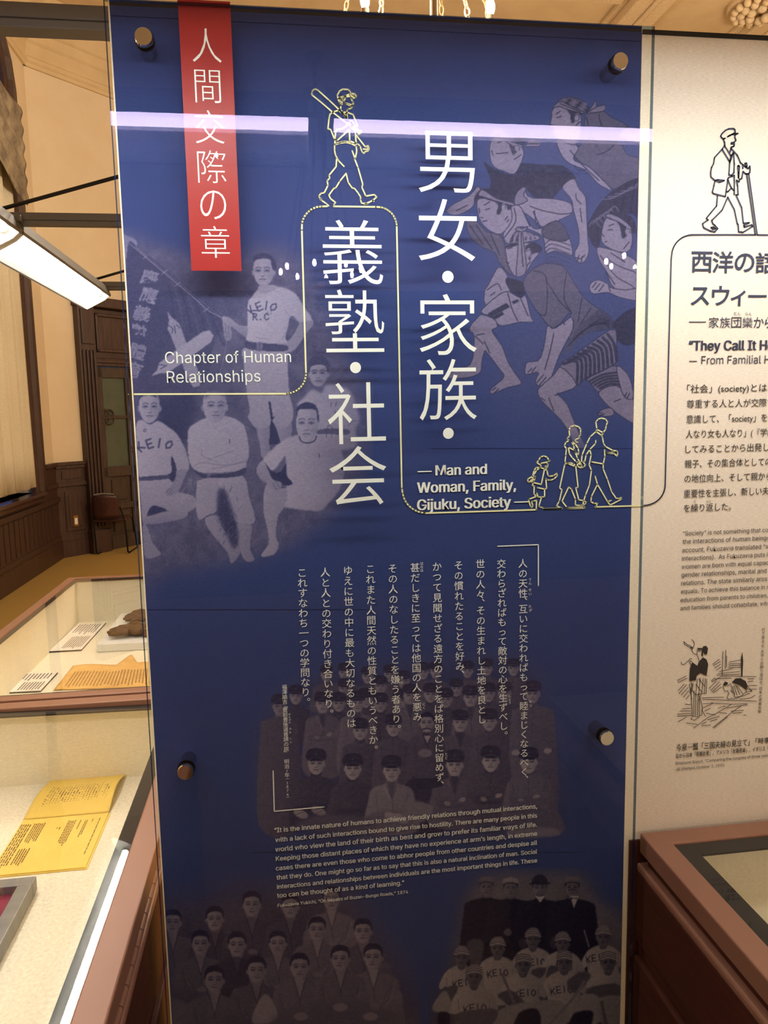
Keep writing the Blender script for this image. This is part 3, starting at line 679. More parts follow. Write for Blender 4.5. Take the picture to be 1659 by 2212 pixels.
def arc(c, r, a0, a1, n=10): return [(c[0] + r * math.cos(math.radians(a0 + (a1 - a0) * i / n)), c[1] + r * math.sin(math.radians(a0 + (a1 - a0) * i / n))) for i in range(n + 1)]
def S(*a): return ' '.join('%.1f,%.1f' % p for q in a for p in (q if isinstance(q, list) else [q]))
LW_ = .0027
b = MB()
strokes(b, S((288, 851.5), (620, 850.5), arc((618, 807), 43, 90, 0)[1:], (652, 497), arc((695, 489), 43, 180, 270)[1:], (707, 445.5)), YP, LW_)
strokes(b, S((721, 445.7), (812, 447), arc((815, 489), 42, 272, 358)[1:], (868, 1055), arc((920, 1057), 51, 178, 95)[1:], (918, 1108.5), (1159, 1101)), YP, LW_)
strokes(b, S((1174, 1099.5), (1213, 1098)) + '\n' + S((1225, 1097.5), (1263, 1095.5)) + '\n' + S((1286, 1095), (1388, 1092.3)), YP, LW_)
strokes(b, '''180,220 180,265 340,395 520,550 740,720 830,780 960,880 940,905 960,915 990,890 990,855 960,860 880,795
180,220 200,185 240,170 280,190 460,350 640,520 790,690
610,330 600,270 640,200 690,172 780,178 810,210 825,245 885,248 915,285 900,310 850,320 830,330 850,375 868,400 850,430 845,465 830,490 780,500 760,515 760,560
610,330 640,310 740,280 800,255 850,270 890,290 820,290 740,295
610,330 640,400 660,430 655,500 625,520 540,545 480,585 465,650 445,825 490,835 555,1000 595,1022 790,845
650,320 670,360 680,410 660,440
630,330 660,345 640,400
690,310 720,290 735,320 710,365 690,340
730,405 800,415 850,440 820,450 735,408
640,510 690,545 750,565 770,670
620,520 720,600 790,700
680,560 740,580 755,640
760,555 860,590 935,780 900,775
585,1010 560,1000 575,860 600,835 680,825 750,780 775,720 800,690 850,700 880,745 850,770 790,720
800,845 805,1025 890,1060 910,1060 895,860 840,810 860,760
820,740 850,775 880,780
910,930 1060,1120 1110,1105 1125,1160 1105,1190 1060,1200 1040,1230 1005,1200 975,1110 940,1075 900,1070
1030,1160 1090,1165 1105,1130
560,1010 560,1090 640,1060 740,1050 830,1070 910,1110
560,1075 700,1035 800,1040
555,1090 555,1180 570,1260 620,1350 710,1445
590,1310 580,1450 465,1590 475,1640 435,1680 445,1760 385,1880 330,1890 300,1930 320,1990 420,2060 460,2095
910,1100 920,1200 895,1320 845,1190
885,1320 940,1460 1020,1740 1005,1790 1070,1935 1210,1910 1250,1950 1180,2010 1070,2060 1000,2050 980,1990 985,1950 940,1880 885,1810 845,1800 780,1710 745,1560 640,1690 575,1800 540,1810 460,1920 490,1980 570,2040 545,2070 545,2098
320,1965 345,2005
1180,2000 1200,2020
1050,2070 1100,2060''', YP, .0023, 650, 170, 7.63)
strokes(b, '''160,1300 150,1310 180,1410 200,1425 215,1395 195,1340 220,1330 270,1320 265,1460
160,1300 270,1260 230,1225 235,1105 205,1100 230,1030 250,965 235,990 190,1040
275,1215 295,1270 390,1265 390,1150 285,1130
390,1150 420,1140 410,995 430,1010 470,1020 530,1000 580,950 570,915 525,950 460,960 440,945 425,870 390,850 340,1080 205,1050
345,1270 305,1400 320,1420 360,1425 375,1450 650,1440 570,1400 610,1330 650,1160 615,1135 690,785 720,760
390,850 330,830 340,800 275,755 300,720 330,670 380,655 430,675 450,715 470,725 440,745 340,765
430,770 445,780 430,830 400,840
400,810 430,805
320,830 260,830 235,870 210,960 140,1000 140,1040 165,1050 200,1000 235,930 270,870 310,840
760,425 730,410 735,380 765,360 755,270 775,220 840,200 900,220 930,260 925,310 930,340 905,360 905,390 850,410 850,440 885,455
760,425 710,450 685,500 715,550 705,650 695,750 740,770 840,810 850,800
740,770 770,755 820,775 850,800
745,525 760,620 800,680 860,740 930,790
745,525 830,570 845,600 830,560 825,500 790,440
790,440 850,480 890,540 900,600 890,640 850,600
840,580 880,690 945,800 930,835 885,810 880,760 900,740
855,800 890,1125 855,1130 900,1310 980,1325 1010,1345 1000,1370 930,1395 850,1390 850,1300 790,1150 750,1120 650,1330 720,1420 740,1440 985,1435 970,1395
960,1380 1000,1240 1060,1090 1090,870 1055,790 1085,640 1065,560 1150,470 1155,425
1065,560 1010,640 990,740 960,740 1000,790 975,820 950,830
940,740 950,640 1020,470 1070,370 1160,290 1170,250 1155,150 1190,105 1240,90 1300,105 1330,150 1310,200 1300,260 1260,310
1160,290 1240,350 1270,310 1170,260
1240,350 1255,380 1270,470 1300,515 1410,575 1470,580 1485,610 1470,660 1430,620 1300,610
1410,585 1420,605 1300,610
1285,565 1290,670 1265,775 1095,745
1265,775 1265,850 1330,1010 1390,1190 1460,1290 1500,1290 1540,1275 1540,1300 1370,1390 1330,1340 1180,1080 1145,960
1180,1080 1090,1260 1080,1340 1130,1365 1180,1365 1150,1425
1340,1335 1385,1320''', YP, .0023, 1120, 890, 6.9125)
b.build('line_drawings', MT['line'], fb)

# ------------------------------------------------------------------ the cream board
CBD = thing('text_board', 'cream cloth text board with a navy line drawing of a man walking with a cane', 'display board', (1.7, 0, 0))
cb = MB().box(.8412, 2.6, 0, .012, 0, 2.2965).box(.8412, 2.6, .012, .03, 0, 2.296).build('cloth_board', MT['cream'], CBD)
MB().box(.8412, 2.6, -.0012, .03, 2.2965, 2.304).build('cap_strip', MT['black_metal'], CBD)
b = MB()
box_px(b, '西', (1494, 543), (1538, 589), YP, .014); box_px(b, '洋', (1540, 542.5), (1583.5, 590.5), YP, .014); box_px(b, 'の', (1588, 547), (1629, 588), YP, .014); box_px(b, '語', (1633, 545), (1677, 591), YP, .014)
box_px(b, 'ス', (1493, 620), (1532, 660), YP, .014); box_px(b, 'ウ', (1538.5, 617.5), (1575, 660), YP, .014); box_px(b, 'ィ', (1579, 627), (1610, 661), YP, .014); box_px(b, 'ー', (1616.5, 637), (1656, 642.5), YP)
for i, c in enumerate('家族団欒から'): x = 1531.5 + i * 24.3; box_px(b, c, (x, 685), (x + 21, 708), YP)
strokes(b, '1489,695.5 1524.5,695.5\n1489.5,780.3 1505,780.3', YP, .0014)
line_px(b, 'だん', (1585, 681), (1600, 681), YP); line_px(b, 'らん', (1610, 681), (1624, 681), YP)
line_px(b, '“They Call It Ho', (1488, 756.5), (1671, 756), YP, .028)
line_px(b, 'From Familial H', (1515, 786), (1663, 785.5), YP)
strokes(b, S((1388, 1092.3), (1397, 1091.5), arc((1393, 1047), 44, 80, 2)[1:], (1450, 560), arc((1497, 553), 46, 182, 268)[1:], (1632, 507)) + '\n' + S((1636, 507), (1700, 508.5)), YP, .0024)
strokes(b, '''700,340 670,315 655,290 680,240 740,185 800,155 890,150 915,170 922,225 780,300 820,275 880,250 970,240 915,270 915,320 935,365 905,400 850,415 845,430 905,430 900,470 880,485 850,490 840,530 825,580
700,340 735,330 700,345 725,400 730,460 680,530 540,685 525,790 485,870 470,960 475,1040 550,1105 530,1200 500,1320 520,1345 740,1400 790,1060 860,1025 905,1010 905,1360
725,465 845,650
680,530 810,740 825,770 885,590
820,780 805,1000 850,1010 900,960 905,800 890,600 845,650 820,780
850,520 960,640 1020,780 1060,815 1120,860 1160,885 1190,840 1195,900 1190,960 1150,985 1110,980 1065,940 1040,1070 1000,1085 990,1130 945,1100 965,1200 975,1370 935,1370
1100,790 1130,785 1140,840 1110,850 1100,790
1060,815 1060,885
970,840 985,830 1000,850 990,960 985,1060 975,960 970,840
550,1105 600,1090 720,1105 640,1135 550,1105
790,1100 850,1240 895,1285
850,1240 800,1300 765,1315
595,1385 580,1570 470,1700 390,1800 425,1830 320,1900 340,1970 460,2030 545,2050 600,1990 550,1930 510,1900 490,1840 680,1650 785,1410 905,1640 960,1900 975,1910 985,2050 1030,2050 1060,2060 1240,1950 1225,1920 1090,1960 1080,1930 1180,1880 1070,1890 1040,1600 935,1370
480,1970 520,1960 560,1990 510,2000 480,1970
1130,985 1290,2100
1170,985 1325,2100''', YP, .0026, 1480, 260, 8.508)
b.build('navy_lettering', MT['navy_ink'], cb)
b = MB()
for i, (s, x, y) in enumerate((('「社会」(society)とは、', 1484, 847), ('尊重する人と人が交際す', 1483.5, 880), ('意識して、「society」を', 1482.5, 913), ('人なり女も人なり」(『学問', 1481.5, 945.5), ('してみることから出発し', 1480.5, 978), ('親子、その集合体としての', 1479, 1010), ('の地位向上、そして親から', 1478.5, 1042), ('重要性を主張し、新しい夫', 1477, 1074.5), ('を繰り返した。', 1477, 1105.5))):
    x1 = (1664, 1672, 1657, 1671, 1661, 1666, 1666, 1661, 1579)[i]; yy = y - (x1 - x) * (.012 + .0043 * i)
    v, f = glyphs(s, .004); v = v.copy(); A, B = at([(x, y), (x1, yy)], 1, YP); sx = (B[0] - A[0]) / (v[:, 0].max() - v[:, 0].min())
    b.add(np.stack([A[0] + (v[:, 0] - v[:, 0].min()) * sx, np.full(len(v), YP), (A[2] + B[2]) / 2 + v[:, 1] * .0158], 1), f)
line_px(b, 'く', (1499, 1087), (1503, 1087), YP); line_px(b, 'かえ', (1526, 1086), (1536, 1086), YP)
for s, x0, y0, x1, y1 in (('“Society” is not something that co', 1475, 1157.5, 1659, 1149), ('the interactions of human beings', 1474.5, 1175.5, 1662, 1166), ('account, Fukuzawa translated “s', 1473.5, 1194, 1659, 1184.5), ('interactions).  As Fukuzawa puts i', 1473, 1211.5, 1658, 1202),
                          ('women are born with equal capac', 1472.5, 1229.5, 1660, 1219.5), ('gender relationships, marital and', 1472, 1247, 1655.5, 1237), ('relations. The state similarly aros', 1471.5, 1265, 1657, 1254.5), ('equals. To achieve this balance in r', 1471, 1282.5, 1660, 1272), ('education from parents to children,', 1470, 1301, 1658, 1290), ('and families should cohabitate, wh', 1469.5, 1319, 1657, 1307.5)):
    line_px(b, s, (x0, y0), (x1, y1), YP)
# caption under the drawing, vertical note beside it
def jline(s, x0, y0, x1, y1, h, bold=.004): line_px(b, s, (x0, y0), (x1, y1), YP, bold, h=h)
jline('今泉一瓢「三国夫婦の見立て」', 1460.5, 1624, 1619, 1608, .0150); jline('「時事新', 1632, 1607, 1676, 1602, .0128)
jline('左から日本「男尊女卑」、アメリカ「女尊男卑」、イギリス「', 1459.5, 1640, 1660, 1618, .0104)
jline('Imaizumi Ippyō, “Comparing the couples of three natio', 1459, 1656, 1662, 1631, None, 0); line_px(b, 'Jiji Shimpō', (1459, 1666), (1500.5, 1660.5), YP, h=None, shear=.25); line_px(b, ', October 3, 1890.', (1501, 1662), (1566, 1654.5), YP)
jline('いま いずみ いっ ぴょう', 1462, 1611, 1508, 1606, .0040, 0); jline('だん そん じょ ひ', 1506, 1626, 1537, 1622.5, .0036, 0)
column_px(b, '行て來るよ、お早くお歸り遊ばせ、日本の男尊女卑', (1649.5, 1360), (1641, 1537), YP, .0074)
b.build('black_lettering', MT['black_ink'], cb)
# pen drawing: a smoking man with a cane and a woman bowing on a veranda
b = MB(); sc = 6.32; ox, oy = 1440, 1340
def fillp(pts, y=YP):
    P = at([(ox + x / sc, oy + y_ / sc) for x, y_ in pts], 1, y); b.add([tuple(p) for p in P], [tuple(range(len(P)))])
for f in ([(420, 375), (490, 380), (480, 400), (425, 400)], [(480, 400), (500, 355), (540, 348), (565, 380), (560, 420), (550, 465), (520, 470), (500, 430), (495, 495), (470, 480), (480, 440)],
          [(500, 505), (545, 535), (568, 600), (545, 760), (460, 720), (410, 760), (400, 820), (310, 830), (318, 660), (350, 570), (390, 600), (420, 620), (440, 560)],
          [(890, 850), (940, 795), (1010, 790), (1080, 830), (1110, 900), (1080, 950), (1020, 900), (960, 870)], [(775, 870), (800, 835), (840, 850), (830, 880), (790, 900)],
          [(1015, 520), (1035, 430), (1045, 560), (1035, 770), (1018, 760)]): fillp(f)
strokes(b, '''235,290 245,330 290,355 330,370 345,400 350,430 380,460 415,470
235,290 280,330 330,350 360,380 380,330 370,290 340,260
320,380 340,365 355,395
420,400 415,470 430,500 440,540
440,400 460,420
430,420 445,425
200,570 205,600 235,605 260,585 330,520 345,530
320,550 345,570
310,560 335,620
345,850 335,1000 340,1100 350,1300 420,1320 480,1290 490,1200 470,1100 430,1000
375,960 370,1290
400,1010 395,1300
430,1030 425,1300
450,1080 450,1300
360,1310 330,1350 380,1365 450,1320
470,1010 440,1100
340,850 310,880 325,960 350,870
310,980 345,960 330,990 310,980
365,860 350,960 400,1020 480,1000 540,1000 550,800
420,800 400,1010
460,780 440,1010
500,790 480,1000
530,790 515,1000
440,800 520,900
400,870 480,980
480,1220 530,1310
770,430 760,740
808,410 800,660
820,490 818,640
850,570 1020,540
845,600 1020,590
850,625 1015,615
840,650 1015,640
720,700 900,660
700,730 1000,700
680,750 1000,740
630,600 720,530
640,620 735,560
660,650 735,600
680,680 740,640
610,830 660,780
620,840 760,760 1220,770
660,800 880,790
150,820 270,760
160,850 280,790
160,960 240,870
170,1000 270,880
200,1020 290,920
230,1050 300,960
265,1080 310,1020
580,930 680,830
600,960 720,840
620,980 740,870
640,990 750,910
480,1060 780,1050
490,1080 1230,1105
500,1140 620,1130 880,1145 1100,1140
780,870 770,920 800,970 830,960 850,1000 820,1060 850,1080 900,1060
830,900 880,860
870,960 920,990 930,1050 1010,1040 1080,980 1160,970 1110,900
900,900 930,1020
920,890 960,1020
940,880 1000,1010
880,880 900,990
960,890 1040,1000
1080,980 1100,930 1170,960
1110,800 1190,800
1110,840 1180,830
1120,890 1230,890
1150,940 1230,940
900,1080 1130,1000
1000,1080 1150,1060 1210,1020
370,1470 560,1330 700,1260 880,1150
630,1465 800,1330 900,1250 1030,1160
650,1465 830,1320
490,1200 640,1130
520,1240 600,1200
480,1440 600,1430
540,1270 660,1290
720,1260 820,1270
560,1360 720,1310
480,1420 540,1390
600,1380 690,1350
700,1200 800,1170
250,1145 330,1150
210,1210 335,1200
180,1240 330,1240
150,1280 340,1275
150,1310 340,1300
160,1385 270,1320
270,1400 415,1420
820,1200 1100,1150
880,1240 1050,1230
900,1270 1020,1260
1050,1300 1085,1290
330,1000 345,1080''', YP, .0011, ox, oy, sc)
b.build('pen_drawing', MT['black_ink'], cb)

# ------------------------------------------------------------------ prints on the cloth: toned pictures woven into fine meshes
def blur(a, s):
    if s < .25: return a
    r = max(1, int(3 * s)); k = np.exp(-.5 * (np.arange(-r, r + 1) / s) ** 2); k /= k.sum()
    for ax in (0, 1):
        p = np.pad(a, [(r, r) if i == ax else (0, 0) for i in (0, 1)], mode='edge'); n = a.shape[ax]
        a = sum(k[i] * (p[i:i + n] if ax == 0 else p[:, i:i + n]) for i in range(2 * r + 1))
    return a
def crom(p, closed=True, n=5):
    p = np.asarray(p, float); L = len(p); o = []
    for i in range(L if closed else L - 1):
        g = (lambda j: p[j % L]) if closed else (lambda j: p[min(max(j, 0), L - 1)])
        a, b, c, d = g(i - 1), g(i), g(i + 1), g(i + 2)
        for t in np.arange(n) / n: o.append(.5 * (2 * b + (c - a) * t + (2 * a - 5 * b + 4 * c - d) * t * t + (3 * b - a - 3 * c + d) * t ** 3))
    if not closed: o.append(p[-1])
    return np.array(o)
def P_(s): return [tuple(map(float, t.split(','))) for t in s.split()]
class Print:
    def __init__(s, x0, y0, x1, y1, step=1.5, seed=0):
        s.xs, s.ys = np.arange(x0, x1 + step, step), np.arange(y0, y1 + step, step); s.st = step
        s.h, s.w = len(s.ys), len(s.xs); s.T = np.full((s.h, s.w), .3); s.A = np.zeros((s.h, s.w)); s.rs = np.random.RandomState(seed); s.fr(0, 0, 1)
    def fr(s, ox, oy, k): s.o = (ox, oy, k); return s
    def px(s, pts):
        pts = P_(pts) if isinstance(pts, str) else pts
        return np.array([(s.o[0] + x / s.o[2], s.o[1] + y / s.o[2]) for x, y in pts])
    def noise(s, cell, cy=None):
        cy = cy or cell; gh, gw = int(s.h * s.st / cy) + 3, int(s.w * s.st / cell) + 3; g = s.rs.rand(gh, gw)
        yy, xx = np.arange(s.h) * s.st / cy, np.arange(s.w) * s.st / cell; i, j = yy.astype(int), xx.astype(int); fy, fx = (yy - i)[:, None], (xx - j)[None]
        return (g[i][:, j] * (1 - fy) + g[i + 1][:, j] * fy) * (1 - fx) + (g[i][:, j + 1] * (1 - fy) + g[i + 1][:, j + 1] * fy) * fx
    def win(s, q, m):
        a = max(0, int((q[:, 0].min() - m - s.xs[0]) / s.st)); b = min(s.w, int((q[:, 0].max() + m - s.xs[0]) / s.st) + 2)
        c = max(0, int((q[:, 1].min() - m - s.ys[0]) / s.st)); d = min(s.h, int((q[:, 1].max() + m - s.ys[0]) / s.st) + 2)
        return (slice(c, d), slice(a, b)) if b > a and d > c else None
    def cover(s, q, f):
        w = s.win(q, 3 * f + 2)
        if w is None: return None, None
        X, Y = s.xs[w[1]][None], s.ys[w[0]][:, None]; ins = np.zeros((Y.shape[0], X.shape[1]), bool)
        for (ax, ay), (bx, by) in zip(q, np.roll(q, -1, 0)):
            if ay == by: continue
            c = ((ay > Y) != (by > Y)); ins ^= c & (X < (bx - ax) * (Y - ay) / (by - ay) + ax)
        return w, blur(ins.astype(float), max(.55, f / s.st))
    def poly(s, pts, v, a=1., f=.8, sm=True, g=None, mask=1.):
        """filled shape of tone v; g = (tone change across, direction in degrees)"""
        q = s.px(pts); q = crom(q) if sm else q; w, c = s.cover(q, f)
        if w is None: return s
        val = v
        if g:
            X, Y = s.xs[w[1]][None], s.ys[w[0]][:, None]; d = math.radians(g[1]); t = X * math.cos(d) + Y * math.sin(d)
            tq = q[:, 0] * math.cos(d) + q[:, 1] * math.sin(d); val = v + g[0] * (np.clip((t - tq.min()) / (np.ptp(tq) + 1e-6), 0, 1) - .5)
        c = c * a; s.T[w] = s.T[w] * (1 - c) + val * c
        if mask: s.A[w] = np.maximum(s.A[w], c * mask)
        return s
    def ell(s, cx, cy, rx, ry, v, a=1., f=.8, rot=0., g=None, mask=1.):
        r = math.radians(rot); th = np.linspace(0, 2 * math.pi, 24, False)
        return s.poly([(cx + rx * math.cos(t) * math.cos(r) - ry * math.sin(t) * math.sin(r), cy + rx * math.cos(t) * math.sin(r) + ry * math.sin(t) * math.cos(r)) for t in th], v, a, f, False, g, mask)
    def line(s, pts, wd, v, a=1., sm=True, mask=1.):
        q = s.px(pts); q = crom(q, False, 4) if sm and len(q) > 2 else q; w = s.win(q, wd + 3)
        if w is None: return s
        X, Y = s.xs[w[1]][None], s.ys[w[0]][:, None]; D = np.full((Y.shape[0], X.shape[1]), 1e9)
        for (ax, ay), (bx, by) in zip(q[:-1], q[1:]):
            dx, dy = bx - ax, by - ay; t = np.clip(((X - ax) * dx + (Y - ay) * dy) / (dx * dx + dy * dy + 1e-9), 0, 1); D = np.minimum(D, np.hypot(X - ax - t * dx, Y - ay - t * dy))
        c = np.clip((wd / 2 + s.st * .5 - D) / s.st, 0, 1) * a * min(1, wd / s.st + .25); s.T[w] = s.T[w] * (1 - c) + v * c
        if mask: s.A[w] = np.maximum(s.A[w], c * mask)
        return s
    def lines(s, txt, wd, v, a=1., sm=True):
        for l in txt.strip().splitlines(): s.line(l.strip(), wd, v, a, sm)
        return s
    def blades(s, n, box, ln, v, wd=1., a=.6, ang=(-140, -40)):
        for _ in range(n):
            x, y = box[0] + s.rs.rand() * (box[2] - box[0]), box[1] + s.rs.rand() * (box[3] - box[1]); t = math.radians(ang[0] + s.rs.rand() * (ang[1] - ang[0])); l = ln * (.5 + s.rs.rand())
            s.line([(x, y), (x + l * math.cos(t) * .6 + 1, y + l * math.sin(t) * .6), (x + l * math.cos(t), y + l * math.sin(t) + l * .15)], wd, v * (.7 + .6 * s.rs.rand()), a * (.5 + .5 * s.rs.rand()), mask=0)
    def face(s, x, y, w, h, lit=.62, dk=.2, turn=0., hair=None, top=.0, ear=True, calm=1.):
        """a small frontal face in frame units: w, h its width and height; turn shifts the features"""
        k = s.o[2]
        if ear:
            for e in (-1, 1): s.ell(x + e * w * .52, y + h * .02, w * .08, h * .12, lit * .86)
        s.poly([(x - w * .5, y - h * .30), (x - w * .49, y + h * .08), (x - w * .38, y + h * .33), (x - w * .17, y + h * .49), (x + w * .13, y + h * .50), (x + w * .37, y + h * .34), (x + w * .49, y + h * .08), (x + w * .5, y - h * .30), (x + w * .30, y - h * .5), (x - w * .30, y - h * .5)], lit, g=(-.14, 0))
        s.ell(x - w * .12 + turn * w, y - h * .30, w * .30, h * .14, lit * 1.07, .6, w * .08 / k)
        fx = x + turn * w; q = lit - dk
        s.ell(fx - w * .24, y - h * .06, w * .17, h * .075, lit - .32 * q, .8, w * .035 / k); s.ell(fx + w * .24, y - h * .06, w * .17, h * .075, lit - .38 * q, .8, w * .035 / k)
        for e in (-1, 1):
            s.line([(fx + e * w * .36, y - h * .145), (fx + e * w * .22, y - h * .185), (fx + e * w * .08, y - h * .15)], max(.9, w * .055 / k), dk, .75 * calm)
            s.line([(fx + e * w * .33, y - h * .045), (fx + e * w * .22, y - h * .075), (fx + e * w * .11, y - h * .045)], max(.9, w * .05 / k), dk * .8, .85 * calm)
            s.ell(fx + e * w * .215, y - h * .045, w * .045, h * .03, dk * .6, .8 * calm)
        s.line([(fx + w * .05, y - h * .08), (fx + w * .09, y + h * .10), (fx + w * .03, y + h * .145)], max(.8, w * .05 / k), lit - .35 * q, .6)
        s.line([(fx - w * .08, y + h * .15), (fx, y + h * .165), (fx + w * .08, y + h * .15)], max(.8, w * .045 / k), dk, .6 * calm)
        s.line([(fx - w * .16, y + h * .275), (fx - w * .05, y + h * .262), (fx + w * .05, y + h * .27), (fx + w * .15, y + h * .275)], max(.9, w * .05 / k), dk, .8 * calm)
        s.ell(fx, y + h * .32, w * .13, h * .03, lit - .22 * q, .6, .8); s.ell(fx + w * .0, y + h * .41, w * .12, h * .05, lit * 1.04, .5, w * .05 / k)
        s.ell(x + w * .36, y + h * .16, w * .12, h * .2, lit - .25 * q, .5, w * .06 / k)
        if hair is not None:
            s.poly([(x - w * .55, y - h * .05), (x - w * .56, y - h * .36), (x - w * .36, y - h * .60), (x, y - h * .68 - top), (x + w * .36, y - h * .60), (x + w * .57, y - h * .36), (x + w * .55, y - h * .05), (x + w * .47, y - h * .16), (x + w * .40, y - h * .33), (x + w * .1, y - h * .40), (x - w * .25, y - h * .37), (x - w * .43, y - h * .28), (x - w * .48, y - h * .12)], hair, g=(.06, 90))
        return s
    def cap(s, x, y, w, h, v, band=.5, turn=0.):
        t = turn * w
        s.poly([(x - w * .62, y - h * .30), (x - w * .66, y - h * .52), (x - w * .45, y - h * .74), (x, y - h * .80), (x + w * .45, y - h * .74), (x + w * .66, y - h * .54), (x + w * .60, y - h * .30), (x, y - h * .40)], v, g=(.10, 90))
        s.poly([(x - w * .58, y - h * .24), (x - w * .57, y - h * .46), (x, y - h * .52), (x + w * .57, y - h * .46), (x + w * .57, y - h * .24), (x, y - h * .34)], v * .8)
        s.poly([(x - w * .60 + t, y - h * .22), (x + t, y - h * .36), (x + w * .60 + t, y - h * .22), (x + w * .3 + t, y - h * .17), (x - w * .3 + t, y - h * .17)], v * .55)
        s.line([(x - w * .55 + t, y - h * .22), (x + t, y - h * .335), (x + w * .55 + t, y - h * .22)], max(.8, w * .03 / s.o[2]), band, .7)
        s.ell(x + t, y - h * .50, w * .05, w * .05, band, .7)
    def build(s, name, dark, light, parent, grain=.05, y=-.0006):
        t = s.T + grain * (s.noise(3) - .5) + grain * .6 * (s.noise(9, 2) - .5); t = np.clip(t, 0, 1)[..., None]
        def srgb(h): return np.array([int(h[i:i + 2], 16) / 255 for i in (0, 2, 4)])
        c = srgb(dark) * (1 - t) + srgb(light) * t; c = np.where(c <= .04045, c / 12.92, ((c + .055) / 1.055) ** 2.4)
        col = np.concatenate([c, np.clip(s.A, 0, 1)[..., None]], 2).reshape(-1, 4).astype(np.float32)
        X, Y = np.meshgrid(s.xs, s.ys); V = at(np.stack([X.ravel(), Y.ravel()], 1), 1, y); V[:, 0] = np.clip(V[:, 0], .0002, .8402)
        i = np.arange(s.h * s.w).reshape(s.h, s.w); F = np.stack([i[1:, :-1], i[1:, 1:], i[:-1, 1:], i[:-1, :-1]], -1).reshape(-1, 4)
        me = bpy.data.meshes.new(name); me.vertices.add(len(V)); me.vertices.foreach_set('co', V.astype(np.float32).ravel())
        me.loops.add(F.size); me.loops.foreach_set('vertex_index', F.ravel().astype(np.int32)); me.polygons.add(len(F)); me.polygons.foreach_set('loop_start', np.arange(0, F.size, 4, dtype=np.int32))
        me.update(calc_edges=True); ca = me.color_attributes.new('Print', 'FLOAT_COLOR', 'POINT'); ca.data.foreach_set('color', col.ravel())
        me.materials.append(MT['print']); o = bpy.data.objects.new(name, me); COL.objects.link(o); o.parent = parent; o.matrix_parent_inverse = Matrix.Identity(4)
        return o
K_ = {'K': '0,0 0,10\n6,0 0,6\n2,5 6,10', 'E': '6,0 0,0 0,10 6,10\n0,5 5,5', 'I': '3,0 3,10', 'O': '3,0 6,3 6,7 3,10 0,7 0,3 3,0', 'R': '0,10 0,0 5,1 5,4 0,5\n2,5 6,10', 'C': '6,2 3,0 0,3 0,7 3,10 6,8', '.': '2,9.5 3,9.5'}
def word(pr, txt, x, y, sz, gap, tilt=0., bow=0., wd=2., v=.2):
    n = len(txt)
    for i, c in enumerate(txt):
        u = (i - (n - 1) / 2); cx, cy = x + u * gap, y + u * gap * math.tan(math.radians(tilt)) + bow * u * u; r = math.radians(tilt + bow * u * 2.2)
        for l in K_[c].splitlines():
            q = [((a - 3) * sz / 10, (b - 5) * sz / 10) for a, b in P_(l)]
            pr.line([(cx + a * math.cos(r) - b * math.sin(r), cy + a * math.sin(r) + b * math.cos(r)) for a, b in q], wd, v, .85, False)

# --- team photograph, upper left
p = Print(258, 478, 806, 1316, 1.5, 1)
p.poly('230,520 300,500 380,560 470,600 560,530 640,560 690,640 740,760 790,850 790,980 760,1060 690,1130 600,1190 480,1215 380,1232 230,1236', .30, f=20)
p.poly('230,540 330,520 420,560 520,590 640,600 700,700 740,800 700,1100 600,1160 460,1200 230,1190', .30, f=14)
p.T += .10 * (p.noise(40) - .5) + .10 * (p.noise(12) - .5)
p.poly('380,600 520,590 530,640 480,660 400,650', .14, .7, 14); p.poly('330,860 420,845 420,900 400,960 350,940', .13, .9, 10)
for bx, n in (((520, 640, 700, 960), 160), ((290, 1090, 560, 1235), 420), ((480, 960, 560, 1200), 130), ((590, 1090, 720, 1200), 180)): p.blades(n, bx, 13, .52, .9, .45)
for bx, n in (((290, 1090, 560, 1235), 200), ((590, 1090, 700, 1190), 90), ((520, 640, 700, 960), 90)): p.blades(n, bx, 12, .1, 1., .5)
p.fr(250, 490, 5.352)
p.poly('60,60 130,100 220,140 250,200 220,230 160,190 100,190 60,160', .60); p.poly('80,230 150,200 140,340 110,560 90,500', .55)
p.poly('150,190 260,240 600,530 880,770 1240,1080 1260,1180 1180,1240 1120,1420 1090,1640 900,1900 200,1930 120,1300 110,620', .20, g=(.06, 30), f=1.2)
for i in range(7): p.line([(560 + i * 90, 560 + i * 75), (640 + i * 90, 800 + i * 70), (680 + i * 95, 1100 + i * 45)], 5, .30 if i % 2 else .13, .45)
p.lines('160,195 880,800 1060,960 1225,1050\n230,230 350,330 1225,1040', 1.6, .66, .8); p.line('360,330 1225,1035', 3.2, .12, .7)
for a, b in ((360, 325), (580, 500), (730, 640), (1060, 935)): p.line([(a - 45, b + 45), (a + 15, b)], 1.3, .66, .8)
for i, (c, x, y, r) in enumerate((('慶', 390, 590, 14), ('應', 385, 790, 14), ('義', 305, 1000, 12), ('塾', 270, 1220, 14), ('體', 250, 1440, 16), ('育', 210, 1650, 16))):
    v_, f_ = glyphs(c, .02, 1); r_ = math.radians(r)
    for fc in f_:
        q = [((v_[j][0] - .5) * 205, -(v_[j][1] - .38) * 190) for j in fc]
        p.poly([(x + a * math.cos(r_) - b * math.sin(r_), y + a * math.sin(r_) + b * math.cos(r_)) for a, b in q], .62, .9, .1, False)
p.poly('600,980 640,1040 730,1110 760,1180 800,1300 990,1750 970,1840 900,1855 850,1790 700,1420 625,1230 600,1180 615,1080', .60, sm=False, f=1.); p.lines('610,1140 660,1180 650,1230\n700,1130 740,1170\n680,1150 690,1230', 2., .2)
p.poly('410,1730 480,1650 500,1575 680,1440 1000,1215 1080,1195 1130,1250 1105,1330 760,1580 640,1660 560,1695 520,1690', .66, sm=False, f=1.); p.lines('520,1640 590,1600\n500,1590 560,1600', 2., .2)
